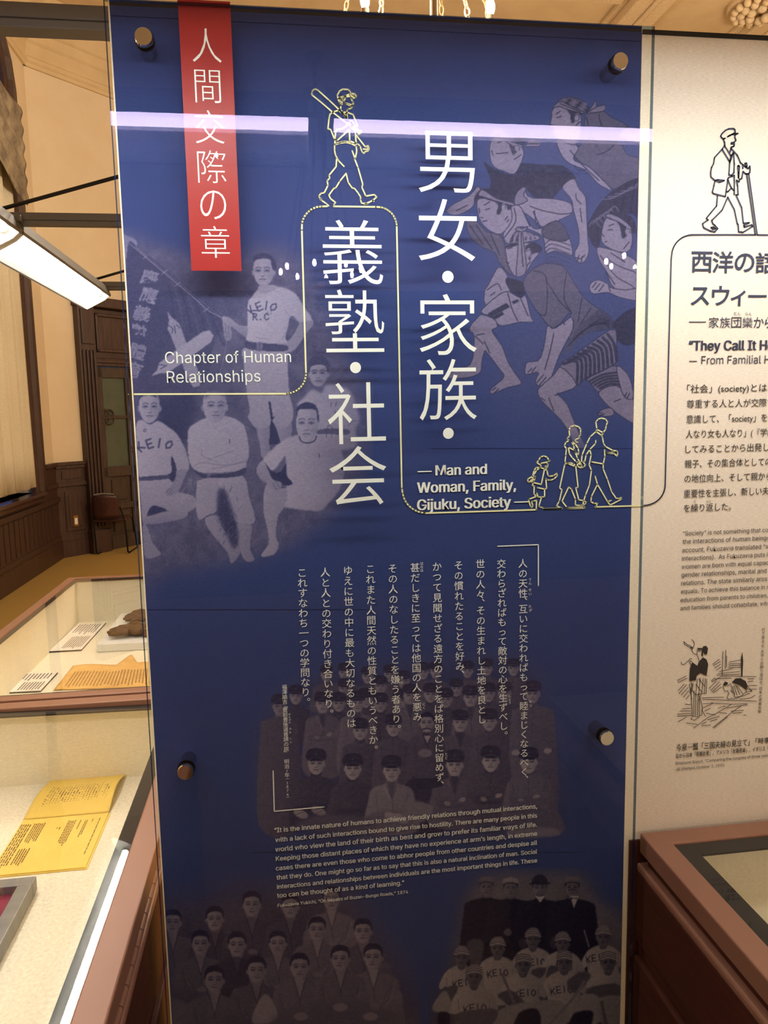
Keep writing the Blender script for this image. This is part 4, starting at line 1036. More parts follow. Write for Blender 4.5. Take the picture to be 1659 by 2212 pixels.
p.poly('1240,1090 1320,1110 1335,1290 1270,1310 1250,1220', .55); p.lines('1265,1100 1280,1290\n1300,1110 1310,1290', 1., .3); p.line('1285,1310 1240,1560 1170,1810', 1., .6, .8)
p.fr(470, 530, 5.027)                                   # standing player
p.poly('50,775 130,785 240,865 360,885 360,1020 250,960 150,880 60,830', .56, g=(-.15, 90))
p.poly('890,830 1030,805 1035,870 960,960 850,1120 760,1165 640,1155 575,1120 640,1075 770,1040 880,870', .57, g=(-.12, 0)); p.lines('590,1110 660,1085\n600,1130 680,1105\n620,1150 690,1125', 1., .3, .7)
p.poly('430,1985 560,1965 570,2160 555,2300 480,2300 460,2160', .54, g=(-.1, 0)); p.poly('620,1965 800,1925 780,2150 700,2300 640,2150', .54, g=(-.1, 0))
p.poly('300,1110 720,1145 760,1330 770,1500 790,1660 825,1800 800,1920 700,1990 620,1960 590,1880 555,1680 580,1880 560,1960 430,1990 330,1870 350,1800 320,1600 285,1290', .64, g=(-.08, 90), f=1.)
p.poly('550,1690 575,1700 600,1860 625,1860 590,1900 640,1990 690,2160 560,2160 570,1980 580,1900', .12, sm=False)
p.poly('450,470 540,500 640,450 760,475 860,540 920,640 1025,800 930,825 890,832 800,765 760,900 735,1000 735,1065 340,1045 330,930 328,640 370,560', .70, g=(-.10, 0), f=1.)
p.lines('720,690 800,780 880,830\n760,900 700,1020\n420,1000 560,1020', 2., .52, .6)
p.poly('310,1042 430,1060 740,1085 725,1150 430,1142 305,1110', .22); p.poly('430,1055 485,1060 480,1142 432,1138', .42); p.line('455,1062 455,1138', 1.2, .15)
p.poly('455,440 610,430 640,470 540,515 450,505', .62); p.face(500, 290, 215, 290, .64, .2, -.05, None); p.poly('385,175 395,115 470,85 560,95 620,160 645,265 610,270 590,240 575,165 540,145 450,148 400,165', .15, f=1.)
word(p, 'KEIO', 490, 655, 88, 78, -8, 14, 3.2); word(p, 'R.C', 470, 775, 70, 62, 0, 0, 3.); p.lines('545,720 550,760\n580,715 582,750', 1.3, .4)
p.fr(470, 530, 5.027)                                   # man behind at right
p.poly('870,1745 940,1650 1030,1565 1130,1605 1190,1515 1370,1540 1455,1605 1510,1750 1545,1900 1500,2000 1480,2200 1050,2200 1080,1900', .62, g=(-.16, 0), f=2.5)
p.face(1095, 1400, 195, 260, .58, .22, 0, .2); p.poly('985,1290 1015,1225 1100,1195 1180,1220 1215,1310 1180,1300 1090,1265 1010,1300', .2); p.line('1020,1365 1180,1362', 1.6, .3, .6)
p.lines('1235,1710 1230,1750\n1290,1705 1280,1750\n1275,1800 1280,1830', 2., .3); p.poly('1085,2010 1200,1990 1415,2000 1415,2055 1200,2050 1085,2050', .3); p.line('1180,2090 1200,1960 1250,1990 1235,2090', 1.4, .25); p.line('1420,1960 1460,1915 1540,1900', 1.6, .35)
p.fr(520, 820, 5.026)                                   # man sitting in front
p.poly('280,1140 450,1180 580,1200 470,1390 400,1500 385,1700 415,1800 360,1900 220,1915 300,1780 290,1620 245,1400', .60, g=(-.12, 0))
p.poly('620,600 730,690 820,610 960,680 1080,760 1130,950 1080,1180 950,1350 850,1425 560,1400 470,1370 500,1280 490,900 480,830 350,985 240,880 420,690', .66, g=(-.16, 0), f=1.5)
p.poly('900,760 1200,800 1220,1000 1100,1250 950,1380 1000,1100', .40, .6, 22)
p.poly('260,900 345,1000 430,1000 495,910 500,1040 565,1130 470,1145 340,1075', .12)
p.poly('240,880 300,985 345,1080 440,1120 430,1185 385,1205 280,1125 200,1065 170,970', .58, g=(-.12, 90)); p.lines('350,1130 390,1190\n380,1110 420,1170', 1., .3)
p.face(720, 490, 235, 370, .64, .26, -.02, None, ear=False); p.poly('600,420 605,330 640,272 720,245 800,268 840,335 850,460 828,430 815,335 720,318 630,330 612,400', .14, f=1.); p.line('635,620 660,670 730,688 800,665 822,615', 3.2, .25); p.line('850,805 855,845', 2.2, .25)
p.fr(280, 820, 5.029)                                   # two seated men
p.poly('150,1560 205,1640 250,1770 340,1890 300,1920 180,1940 150,1800', .56); p.poly('150,1500 260,1470 420,1430 620,1430 600,1500 420,1545 180,1575', .56, g=(-.1, 90))
p.poly('110,1095 430,1065 480,1130 520,1215 690,1265 725,1370 620,1440 420,1425 260,1370 190,1470 140,1520 120,1300', .63, g=(-.08, 90), f=1.); p.poly('250,1372 400,1410 330,1440 195,1478', .14)
p.poly('130,440 220,490 310,450 420,515 520,600 620,800 640,985 510,990 475,960 465,850 450,900 455,1020 110,1060 85,800 70,500', .69, g=(-.08, 0), f=1.); p.poly('450,850 470,850 510,980 470,1110 410,1040 455,1000', .14)
p.poly('510,990 620,985 570,1130 520,1220 420,1265 390,1215 460,1145 500,1060', .55); p.lines('400,1220 440,1180\n420,1245 460,1200\n440,1255 480,1215', 1., .3)
p.poly('105,1062 260,1045 420,1040 415,1075 240,1095 108,1095', .24)
p.face(215, 310, 215, 310, .66, .22, .02, None); p.poly('100,230 105,170 180,140 270,150 310,210 300,200 210,170 130,190', .2); word(p, 'KEIO', 270, 690, 92, 105, -4, 13, 4.2); p.line('155,540 180,540 170,565 150,560 160,545', 1.5, .25)
p.poly('1180,1560 1320,1570 1310,1830 1360,1960 1260,1970 1200,1860 1150,1640', .55, g=(-.1, 0)); p.poly('820,1510 960,1480 1020,1620 1180,1800 1195,1900 1100,2000 1060,1880 870,1640', .57, g=(-.1, 0))
p.poly('760,1090 1000,1080 960,1400 850,1470 760,1520 720,1400 730,1160', .64, g=(-.06, 0)); p.poly('960,1080 1230,1050 1300,1280 1360,1490 1330,1565 1150,1545 1090,1440 1040,1280', .63, g=(-.1, 0))
p.fr(0, 0, 1); p.poly('472,1058 488,1062 505,1110 515,1160 505,1185 485,1145 470,1110', .13, .9, 3); p.blades(70, (472, 1065, 512, 1180), 14, .55, .9, .6); p.blades(40, (470, 1060, 515, 1180), 14, .08, 1.2, .7); p.blades(60, (390, 1040, 425, 1100), 16, .62, 1., .6); p.fr(280, 820, 5.029)
p.poly('850,410 1030,395 1170,440 1255,530 1300,800 1265,900 1250,970 1080,1005 820,1015 690,965 640,840 635,560 720,470', .68, g=(-.08, 0), f=1.)
p.lines('790,760 785,820 860,860 950,890\n700,940 800,900 1000,930 1240,900\n860,870 1130,770\n1260,880 1100,930 900,970', 1.6, .45, .7); p.line('1085,650 1088,690', 2., .25)
p.poly('700,985 850,1035 1100,1015 1265,955 1235,1030 1100,1062 850,1068 770,1055', .18); p.ell(858, 1048, 17, 24, .5); p.ell(858, 1048, 9, 14, .2)
p.face(925, 300, 245, 330, .62, .26, .06, None); p.poly('810,215 840,150 930,115 1010,130 1045,210 1000,165 900,150', .34, f=2.)
p.A *= np.clip((p.ys[:, None] - 485) / 60, 0, 1) ** .7
p.build('team_photograph', '20244f', 'c2b9d2', fb, .06)

# --- running figures print, upper right (a plain generic drawing of runners in working dress)
p = Print(930, 196, 1392, 968, 1.5, 2)
X, Y = np.meshgrid(p.xs, p.ys); p.T[:] = .34
p.A[:] = .34 * np.clip((X - 960) / 160, 0, 1) * np.clip((Y - 200) / 120, .15, 1) * np.clip((980 - Y) / 160, 0, 1)
INK, SK, GR, BK = .02, .66, .36, .10
def fig(fill, v, ln='', w=2.1, f=.7, **k):
    p.poly(fill, v, f=f, **k); q = p.px(fill); q = crom(q); p.o, o_ = (0, 0, 1), p.o; p.line([tuple(t) for t in q[::2]] + [tuple(q[0])], 1.8, INK, .95, False); p.o = o_
    if ln: p.lines(ln, w, INK, .95)
p.fr(1000, 190, 4.1475)
# figure at top right
fig('1100,230 1180,215 1250,200 1330,260 1480,340 1400,400 1390,460 1430,520 1480,600 1600,640 1600,760 1500,880 1330,900 1160,740 900,560 840,480 1050,520', GR, '1110,270 1140,400 1200,520\n1220,240 1240,330 1330,480\n1400,460 1300,560 1200,600\n900,480 960,560 1000,620')
fig('1400,400 1460,350 1560,365 1620,370 1620,540 1560,490 1470,465 1395,450', SK, '1530,390 1535,410')
fig('840,460 960,480 1040,530 990,640 1120,700 1250,820 1340,920 1280,900 1200,850 1100,740 960,680 880,600', SK, '900,480 1000,500 1030,530\n960,560 1060,680 1220,830\n1000,700 1040,740 1100,730')
fig('800,200 870,130 950,190 1050,220 1060,330 1050,440 1000,510 900,480 830,440 800,380 780,330 795,260', SK, '835,235 870,210\n845,265 880,255\n785,330 810,335\n795,370 820,365\n1010,340 1040,310 1060,300\n990,400 1000,390')
p.poly('900,150 960,100 1060,130 1130,210 1060,240 1010,300 970,310 960,240', BK); fig('850,110 900,90 990,85 1080,120 1130,190 1100,220 1000,190 930,150 870,125', GR)
for i in range(14): p.poly([(890 + (i % 5) * 48 + (i // 5) * 28, 95 + (i // 5) * 34 + (i % 5) * 10), (915 + (i % 5) * 48 + (i // 5) * 28, 88 + (i // 5) * 34 + (i % 5) * 10), (925 + (i % 5) * 48 + (i // 5) * 28, 110 + (i // 5) * 34 + (i % 5) * 10), (900 + (i % 5) * 48 + (i // 5) * 28, 116 + (i // 5) * 34 + (i % 5) * 10)], INK if i % 2 else .5, .9, .6, False)
fig('800,180 870,120 960,160 1060,205 1120,215 1190,110 1200,165 1270,150 1265,205 1130,225 1050,225 930,190 860,165', .6, '1130,210 1200,170\n870,140 1050,215')
p.ell(1025, 265, 26, 38, SK); p.line('1005,250 1030,235 1045,270 1020,300', 1.3, INK)
# bearded runner in black, centre
fig('190,670 240,700 330,750 450,780 520,680 700,690 900,700 1010,820 880,900 830,960 780,990 640,980 560,900 480,980 400,1000 250,930 250,820', BK)
for _ in range(240):
    x, y = 300 + p.rs.rand() * 680, 690 + p.rs.rand() * 290
    if x + y < 1750: p.line([(x, y), (x + 14, y + 34)], .8, .45, .3, mask=0)
fig('240,520 280,440 400,450 520,520 545,600 500,720 450,775 360,745 280,710 245,640', SK, '310,490 345,480\n255,560 270,600\n300,590 400,580\n460,640 520,600')
p.poly('340,350 430,340 530,370 560,430 555,500 470,470 400,410 340,390', BK); p.poly('410,480 480,510 490,560 450,600 430,560', BK, .9)
fig('250,420 290,370 340,365 400,430 470,480 560,515 590,460 690,480 680,525 560,525 470,530 400,490 310,410 265,440', .6, '310,380 420,470 540,515\n580,500 680,500')
p.ell(490, 540, 24, 34, SK); p.line('475,520 500,515 505,555', 1.2, INK)
fig('890,900 930,840 1000,815 1040,900 1100,980 1110,1150 1120,1350 1130,1450 1110,1530 1060,1570 1010,1540 1000,1470 1040,1390 1030,1250 990,1100 970,1000', SK, '1010,950 1020,1000 1060,1040\n1050,1080 1065,1200\n1010,1520 1050,1530 1090,1500\n1020,1555 1040,1500\n1060,1560 1070,1510')
# second row figure with headband, left
fig('60,960 130,880 160,920 130,1000 60,1090 -60,1140 -150,1110 -100,1050', SK, '-60,1100 40,1050')
fig('30,1180 120,1190 220,1290 340,1320 400,1500 440,1680 320,1560 290,1480 180,1430 60,1330', GR, '60,1230 180,1400\n120,1230 260,1440\n250,1310 330,1500')
fig('460,1010 480,930 540,890 600,980 800,990 940,1020 980,1060 970,1130 870,1180 780,1230 700,1240 600,1150 480,1080', SK, '600,1060 720,1100 880,1130 970,1120\n640,1100 660,1230 700,1250\n540,1110 580,1200 640,1260')
fig('360,1330 430,1060 520,1070 620,1250 720,1250 780,1210 870,1220 960,1360 980,1500 900,1480 820,1460 740,1480 720,1340 600,1270 500,1250 440,1400', SK, '460,1080 470,1200 370,1340\n540,1110 600,1240\n630,1110 690,1240')
fig('720,1250 860,1190 950,1350 830,1370 720,1330', .26)
for i in range(6): p.line([(735, 1400 + i * 38), (800, 1360 + i * 38), (960, 1410 + i * 40)], 2.4, BK, .8)
fig('130,1000 220,990 330,1020 420,1060 440,1150 420,1220 340,1310 240,1280 160,1200 130,1100', SK, '190,1050 240,1020\n200,1090 240,1080\n145,1080 150,1120\n160,1160 180,1165\n175,1195 215,1190\n380,1180 400,1150\n395,1200 410,1180')
p.poly('100,1050 110,960 190,900 340,930 450,1000 430,1080 400,1090 380,1040 330,1130 300,1120 310,1040 180,990 130,1000', BK)
fig('150,925 190,915 300,990 450,1030 450,1055 300,1015 180,975 140,965', .6); fig('470,960 530,890 570,900 540,960 580,1010 470,1050', .55); p.ell(368, 1068, 22, 36, SK); p.line('355,1050 380,1045 380,1085', 1.2, INK)
# bonneted figure in front
fig('385,1420 480,1400 560,1380 700,1440 620,1560 560,1660 470,1690 410,1600 390,1520', SK, '400,1440 440,1430\n390,1560 410,1570\n600,1560 570,1600')
p.poly('560,1420 640,1380 710,1430 700,1470 620,1490 600,1550 570,1480', BK)
fig('420,1390 460,1300 520,1280 620,1300 700,1350 560,1385 470,1395', .6)
for i in range(7): p.poly([(425 + i * 42, 1390 - i * 8), (440 + i * 42, 1330 - i * 2), (500 + i * 16, 1285), (455 + i * 38, 1330), (448 + i * 42, 1385 - i * 6)], BK, .9, .6, False)
fig('380,1430 440,1395 500,1395 460,1415', BK); fig('500,1290 530,1290 550,1440 570,1640 480,1690 490,1500', .6, '520,1300 530,1500 540,1600'); fig('470,1270 500,1245 530,1260 580,1240 560,1275 520,1290', .55)
p.ell(590, 1480, 26, 44, SK); p.line('575,1460 600,1450 610,1490 590,1520', 1.2, INK)
# lower right striped runner's head
fig('1130,1200 1240,1020 1380,900 1600,820 1600,1150 1480,1120 1280,1160 1240,1300 1210,1440 1150,1380 1120,1280', BK)
for i in range(13): p.line([(1130 + i * 34, 1240 - i * 24), (1170 + i * 38, 1190 - i * 26), (1235 + i * 34, 1250 - i * 26)] if i < 6 else [(1240 + (i - 6) * 60, 1000 - (i - 6) * 26), (1330 + (i - 6) * 60, 990 - (i - 6) * 26), (1400 + (i - 6) * 60, 960 - (i - 6) * 40)], 2.2, .5, .8)
fig('1250,1250 1290,1160 1400,1190 1500,1280 1520,1360 1490,1460 1400,1470 1300,1430 1240,1370', SK, '1310,1235 1350,1220\n1300,1270 1340,1270\n1245,1310 1265,1330\n1270,1380 1290,1375\n1440,1440 1490,1380')
p.poly('1290,1130 1400,1110 1520,1160 1560,1300 1500,1300 1430,1350 1410,1260 1380,1200 1300,1170', BK); fig('1280,1150 1310,1125 1420,1170 1510,1250 1490,1265 1400,1205 1310,1165', .6); p.ell(1480, 1285, 24, 40, SK); p.line('1465,1265 1490,1260 1495,1300', 1.2, INK)
fig('1200,1430 1300,1440 1450,1490 1560,1560 1620,1700 1620,1900 1480,1860 1340,1780 1280,1640 1220,1540', SK, '1230,1500 1340,1640 1420,1720\n1290,1520 1400,1640 1560,1740\n1330,1480 1450,1560\n1280,1640 1360,1760')
p.fr(930, 560, 3.6065)                                  # bodies, legs and feet below
fig('1240,200 1300,160 1380,190 1400,220 1520,240 1620,230 1620,320 1480,300 1380,260 1260,270', SK, '1260,220 1290,180\n1280,240 1320,190\n1310,250 1350,200\n1390,220 1400,250')
fig('1360,0 1480,60 1620,120 1620,240 1560,200 1440,130', SK); fig('1420,520 1470,450 1560,390 1620,400 1620,620 1520,670 1430,600', BK)
fig('530,60 600,130 620,260 560,300 430,360 420,250 450,200', SK, '440,240 520,190 550,240\n470,280 500,260')
fig('420,370 580,250 680,290 740,280 780,440 800,490 700,490 540,520 480,450 400,420', SK, '450,430 540,520\n600,260 640,400 680,480\n700,300 760,440')
p.poly('450,420 590,340 620,370 480,450', BK, sm=False); p.poly('480,450 560,405 575,430 500,470', BK, sm=False); p.poly('630,330 680,310 690,330 645,350', BK, sm=False)
fig('310,520 360,460 400,430 500,470 520,530 480,560 560,680 600,790 660,890 710,970 600,1000 480,1050 470,1010 570,920 540,860 440,730 420,720 400,800 390,880 300,920 150,930 140,890 240,850 320,800 340,600 305,560', SK, '350,600 410,660\n420,640 460,730\n480,560 520,600\n480,1020 510,1000\n500,1040 530,1010\n360,590 420,580')
fig('590,150 620,240 700,300 740,250 720,180', BK, '', 1.5)
fig('720,180 780,90 900,30 1040,60 1130,200 1200,300 1300,380 1390,440 1430,520 1300,560 1150,560 1100,640 1060,560 1090,410 960,540 840,420 760,300', GR, '800,90 900,140 900,420 840,420\n900,160 1000,320 1090,410\n1060,100 1040,300 1100,420\n1180,300 1150,480\n1250,380 1160,520\n1300,400 1180,560', 1.8)
p.poly('1040,720 1100,600 1200,480 1320,400 1400,450 1420,530 1280,560 1160,620 1060,740', .24, g=(-.1, 0))
for i in range(9): p.line([(1060 + i * 22, 690 - i * 22), (1180 + i * 20, 560 - i * 12), (1390, 470 + i * 9)], 1.6, INK, .6)
fig('910,520 960,540 1040,490 1100,450 1110,540 1050,660 1000,760 950,900 930,960 850,990 815,950 840,880 740,900 740,830 760,800 850,780 890,640', SK, '1030,480 1045,510\n960,580 930,720 890,860\n760,880 790,850\n790,880 820,840\n830,960 880,900\n850,980 900,920')
fig('1010,830 1100,760 1250,650 1430,540 1450,680 1450,800 1330,870 1180,940 1140,980', .52)
for i in range(10):
    t = i / 9; a = (1035 + 345 * t, 815 - 230 * t); b_ = (1120 + 290 * t + 20, 800 - 140 * t); c_ = (1140 + 310 * t, 975 - 185 * t); p.line([a, b_, c_], 6.5, BK, .9)
fig('1220,930 1340,870 1450,830 1480,990 1380,990 1310,1040 1250,970', .52)
for i in range(5): p.line([(1240 + i * 20, 950 + i * 14), (1340 + i * 14, 900 + i * 18), (1470, 880 + i * 24)], 4.5, BK, .9)
fig('960,900 1020,840 1140,980 1020,1040 990,1050 1060,1120 1110,1240 1180,1400 1230,1500 1180,1560 1060,1560 960,1530 1080,1480 1100,1400 1020,1260 900,1140 850,1080 835,1020 870,980', SK, '860,1080 890,1100\n920,1080 960,1180\n970,1060 1000,1050')
fig('1310,1040 1390,990 1480,1000 1620,1150 1620,1290 1480,1220 1360,1120', SK, '1430,1110 1480,1090'); fig('1300,1210 1340,1170 1410,1160 1430,1210 1370,1225', SK, '1310,1200 1340,1195\n1325,1215 1355,1205'); fig('1450,830 1540,900 1580,1030 1570,1090 1520,1080 1480,1000', SK, '1510,1070 1530,1040\n1530,1085 1550,1045')
p.A *= np.clip((985 - Y) / 60, 0, 1); p.A = np.where(p.A > .5, p.A * (.93 - .25 * np.clip((1010 - X) / 80, 0, 1)), p.A)
p.build('runners_print', '24253f', 'a396b6', fb, .10)

# --- student group, middle
def person(x, y, w, coat, kind, lit=.55, turn=0., cap=True, down=4.6, wide=1.35, hair=.12):
    h = w * 1.32; b_ = y + h * .42
    p.poly([(x - w * .3, b_), (x - w * .42, b_ + w * .25), (x - w * wide * .85, b_ + w * .55), (x - w * wide * 1.05, b_ + w * 1.3), (x - w * wide * 1.1, b_ + w * down), (x + w * wide * 1.1, b_ + w * down), (x + w * wide * 1.05, b_ + w * 1.3), (x + w * wide * .85, b_ + w * .55), (x + w * .42, b_ + w * .25), (x + w * .3, b_)], coat, g=(-.08, 0), f=1.2)
    p.poly([(x - w * .26, b_ - w * .15), (x + w * .26, b_ - w * .15), (x + w * .30, b_ + w * .22), (x - w * .30, b_ + w * .22)], lit * .8 if kind != 's' else coat * .8)
    for e in (-1, 1):
        p.line([(x + e * w * wide * .72, b_ + w * .9), (x + e * w * wide * .62, b_ + w * 2.), (x + e * w * wide * .70, b_ + w * 2.6)], 1.3, coat * .5, .6)
        p.line([(x + e * w * wide * .95, b_ + w * .8), (x + e * w * wide * .92, b_ + w * 1.7)], 1.6, min(1, coat * 1.35), .35)
    if kind == 's':
        p.line([(x, b_ + w * .3), (x - w * .03, b_ + w * 2.4)], 1.2, coat * .45, .8)
        for i in range(4): p.ell(x + w * .03, b_ + w * (.5 + i * .48), .9, .9, .6, .8)
    if kind in 'jk':
        v1 = .66 if kind == 'j' else coat * .55
        p.poly([(x - w * .28, b_ + w * .1), (x + w * .28, b_ + w * .1), (x + w * .02, b_ + w * 1.25)], coat * .55 if kind == 'j' else min(.6, coat * 1.5), .9, .8, False)
        p.line([(x - w * .36, b_ + w * .1), (x + w * .02, b_ + w * 1.35), (x + w * .12, b_ + w * 2.2)], 1.8, coat * .5, .8); p.line([(x + w * .38, b_ + w * .1), (x + w * .02, b_ + w * 1.35)], 1.8, coat * .5, .8)
        if kind == 'j': p.line([(x - w * .5, b_ + w * .35), (x - w * .30, b_ + w * .9), (x, b_ + w * 1.4)], 1.4, min(.8, coat * 1.5), .6)
    p.face(x, y, w, h, lit, .12, turn, None if cap else hair)
    if cap: p.cap(x, y, w, h, .13, .42, turn)
def arms(x, y, w, coat, lit=.5):
    p.poly([(x - w * 1.35, y), (x - w * .9, y - w * .25), (x + w * .5, y + w * .12), (x + w * 1.1, y - w * .35), (x + w * 1.4, y), (x + w * 1.1, y + w * .5), (x - w * .6, y + w * .65), (x - w * 1.2, y + w * .5)], coat, g=(-.08, 90))
    p.lines('%f,%f %f,%f %f,%f\n%f,%f %f,%f' % (x - w * 1.0, y + w * .2, x, y + w * .12, x + w * .9, y - w * .1, x - w * .6, y + w * .62, x + w * .9, y + w * .4), 1.3, coat * .5, .7)
    p.ell(x + w * .55, y + w * .05, w * .26, w * .15, lit, 1, .8, -20); p.ell(x - w * .5, y + w * .3, w * .25, w * .15, lit * .9, 1, .8, 15)
p = Print(540, 1408, 1246, 1840, 1.4, 3)
p.poly('560,1590 600,1510 700,1450 800,1440 900,1430 1000,1425 1110,1420 1170,1480 1200,1600 1215,1800 1100,1815 900,1810 700,1800 580,1790', .17, f=16, mask=.5)
p.poly('600,1720 700,1740 900,1760 1180,1740 1210,1800 1060,1820 880,1800 720,1840 640,1780', .2, f=14, mask=.6)
p.T += .08 * (p.noise(26) - .5)
for x, y in ((705, 1458), (744, 1454), (794, 1462), (842, 1458), (914, 1453), (941, 1451), (1010, 1450), (1052, 1445), (1109, 1445)): person(x, y, 22, .26, 's', .50, down=3)
for x, y in ((745, 1489), (822, 1483), (872, 1472), (986, 1489)): person(x, y, 23, .24, 's', .48, down=3)
for x, y, c, k, t in ((639, 1505, .20, 's', .0), (732, 1521, .19, 's', 0), (790, 1512, .2, 's', .03), (822, 1522, .2, 's', 0), (865, 1515, .2, 's', -.04), (930, 1501, .22, 's', .03), (963, 1512, .22, 's', -.04), (1055, 1500, .22, 's', .03), (1090, 1498, .22, 's', 0)): person(x, y, 25, c, k, .50, t, down=3.4)
person(603, 1527, 27, .27, 'c', .46, .08, down=9, wide=1.45); person(1151, 1500, 29, .30, 's', .50, -.03, down=8.5, wide=1.55); person(886, 1504, 26, .32, 'j', .48, .1, down=5)
for x, y, c in ((697, 1522, .33), (772, 1520, .36), (1016, 1508, .33)): person(x, y, 27, c, 'j', .52, .02, down=5)
arms(697, 1585, 26, .34)
for x, y, c, k in ((778, 1580, .24, 's'), (850, 1572, .26, 's'), (994, 1562, .27, 'j'), (1057, 1560, .25, 's')): person(x, y, 28, c, k, .55, down=4.6)
person(922, 1563, 28, .23, 'j', .52, 0, False, 5.5, hair=.07); p.line('912,1576 922,1573 932,1576', 2.6, .1); p.poly('916,1590 930,1590 923,1606', .62, f=.6, sm=False)
p.ell(918, 1627, 15, 9, .45, 1, 1); p.poly('880,1700 950,1690 955,1800 890,1800', .14)
for x, y, c, k, a in ((683, 1651, .20, 's', 0), (762, 1662, .21, 's', 0), (846, 1666, .46, 'j', 0), (982, 1654, .31, 'j', 1), (1060, 1645, .23, 's', 1), (1142, 1648, .33, 's', 1)):
    person(x, y, 33, c, k, .60, down=3.4, wide=1.45)
    if a: arms(x, y + 72, 31, c * .95, .56)
    else: p.poly([(x - 44, y + 92), (x + 40, y + 88), (x + 52, y + 130), (x - 50, y + 134)], c * .8, f=3)
for x, y in ((650, 1758), (688, 1752), (846, 1765), (866, 1768)): p.ell(x, y, 17, 9, .58, 1, 1, 25)
p.lines('640,1760 668,1750\n676,1752 700,1742\n680,1758 700,1750', 1.1, .25)
p.poly('880,1690 902,1672 930,1670 948,1684 955,1698 915,1704 878,1698', .12); p.poly('896,1682 905,1662 930,1660 942,1680', .24); p.line('897,1684 942,1682', 2.6, .08)
p.poly('1095,1745 1180,1725 1222,1790 1180,1800 1110,1790', .3, f=2); p.poly('1100,1790 1195,1788 1205,1806 1110,1812', .42, f=2); p.poly('880,1730 935,1742 915,1775 870,1765', .45, f=2); p.poly('690,1760 800,1770 790,1800 640,1790', .3, f=5); p.poly('790,1790 840,1790 830,1830 760,1830', .34, .8, 6)
p.ell(1114, 1626, 9, 6, .56); p.ell(1183, 1622, 9, 6, .56)
p.A *= 1 - np.clip((p.ys[:, None] - 1802) / 30, 0, 1) * .8
p.build('student_group_photograph', '191a40', 'd2c5cc', fb, .07)

# --- kimono group, lower left
p = Print(356, 1880, 906, 2260, 1.6, 4); X, Y = np.meshgrid(p.xs, p.ys)
p.poly('330,1960 420,1950 520,1915 640,1915 760,1930 800,1990 850,2060 890,2150 905,2300 330,2300', .26, f=26); p.T += .10 * (p.noise(50) - .5)
def kim(x, y, w, c, lit=.56, t=0., hair=.1, fold=True):
    person(x, y, w, c, 'k', lit, t, False, 4.2, 1.5, hair)
    if fold:
        yy = y + w * 2.9; p.poly([(x - w * 1.6, yy - w), (x - w * .2, yy - w * .35), (x + w * 1.5, yy - w), (x + w * 1.65, yy + w * .3), (x + w * .4, yy + w * .8), (x - w * .5, yy + w * .8), (x - w * 1.7, yy + w * .3)], c * .95, g=(-.12, 90), f=1.5)
        for i in range(7):
            e = -1 if i % 2 else 1; p.line([(x + e * w * (1.3 - i * .12), yy - w * (1.6 - .2 * i)), (x + e * w * (1. - i * .1), yy - w * .4), (x + e * w * .2, yy + w * (.1 + i * .07))], 1.5, c * (.55 if i % 3 else 1.5), .55)
        p.ell(x + w * .05, yy - w * .12, w * .3, w * .15, lit * .85, .9, 1)
for a in ((373, 1994, 34, .36), (464, 1987, 34, .22), (544, 1956, 36, .24), (627, 1960, 34, .24), (716, 1944, 34, .44)): kim(*a, fold=a[0] in (544, 716))
for a in ((433, 2040, 35, .34), (512, 2043, 35, .16), (600, 2040, 34, .36), (685, 2010, 34, .38), (784, 2014, 35, .30)): kim(*a)
for a in ((735, 2073, 35, .36), (806, 2070, 37, .40)): kim(*a, t=-.05)
for a in ((463, 2119, 38, .36), (554, 2098, 37, .30), (647, 2091, 37, .38)): kim(*a, t=.03)
kim(735, 2073, 36, .35, t=-.05); p.ell(375, 2190, 30, 34, .42, 1, 4); p.poly('560,2160 580,2150 600,2200 545,2210', .6, f=1.2)
for x, y in ((650, 2190), (735, 2170), (800, 2190), (460, 2215)): p.poly([(x - 50, y), (x + 45, y - 6), (x + 60, y + 60), (x - 60, y + 60)], .3, .7, 8); p.ell(x, y + 6, 16, 9, .52, 1, 1)
p.A *= np.clip((X - 352) / 26, .75, 1); p.build('kimono_group_photograph', '1b1a3c', 'bdaeb8', fb, .07)

# --- baseball team, lower right
p = Print(926, 1876, 1348, 2260, 1.5, 5); X, Y = np.meshgrid(p.xs, p.ys)
p.poly('960,2120 985,2010 1005,1930 1060,1890 1160,1878 1260,1890 1300,1950 1350,1990 1360,2300 930,2300 930,2200', .40, f=15); p.T += .06 * (p.noise(30) - .5) - .12 * np.clip((Y - 2060) / 150, 0, 1)
p.poly('1000,1990 995,2030 1350,2050 1350,2300 940,2300 960,2120', .24, .6, 18)
def suit(x, y, w, capv, kind):
    person(x, y, w, .035, 'c', .42, 0, False, 6.2, 1.75, .08)
    if kind == 'bowler': p.poly([(x - w * .55, y - w * .38), (x - w * .5, y - w * .85), (x, y - w * 1.15), (x + w * .5, y - w * .85), (x + w * .55, y - w * .38)], .1); p.line([(x - w * .75, y - w * .38), (x, y - w * .46), (x + w * .75, y - w * .42)], 3.4, .08)
    else: p.poly([(x - w * .58, y - w * .40), (x - w * .62, y - w * .72), (x - w * .1, y - w * .92), (x + w * .55, y - w * .80), (x + w * .6, y - w * .42), (x, y - w * .55)], capv, g=(-.1, 90)); p.line([(x - w * .55, y - w * .36), (x, y - w * .46), (x + w * .55, y - w * .36)], 2.2, .12)
suit(1051, 1918, 27, .4, 'cap'); suit(1103, 1920, 27, .55, 'cap'); suit(1166, 1920, 28, .1, 'bowler'); suit(1236, 1919, 28, .42, 'cap')
for i in range(5): p.ell(1102, 1960 + i * 15, 1., 1., .55, .9)
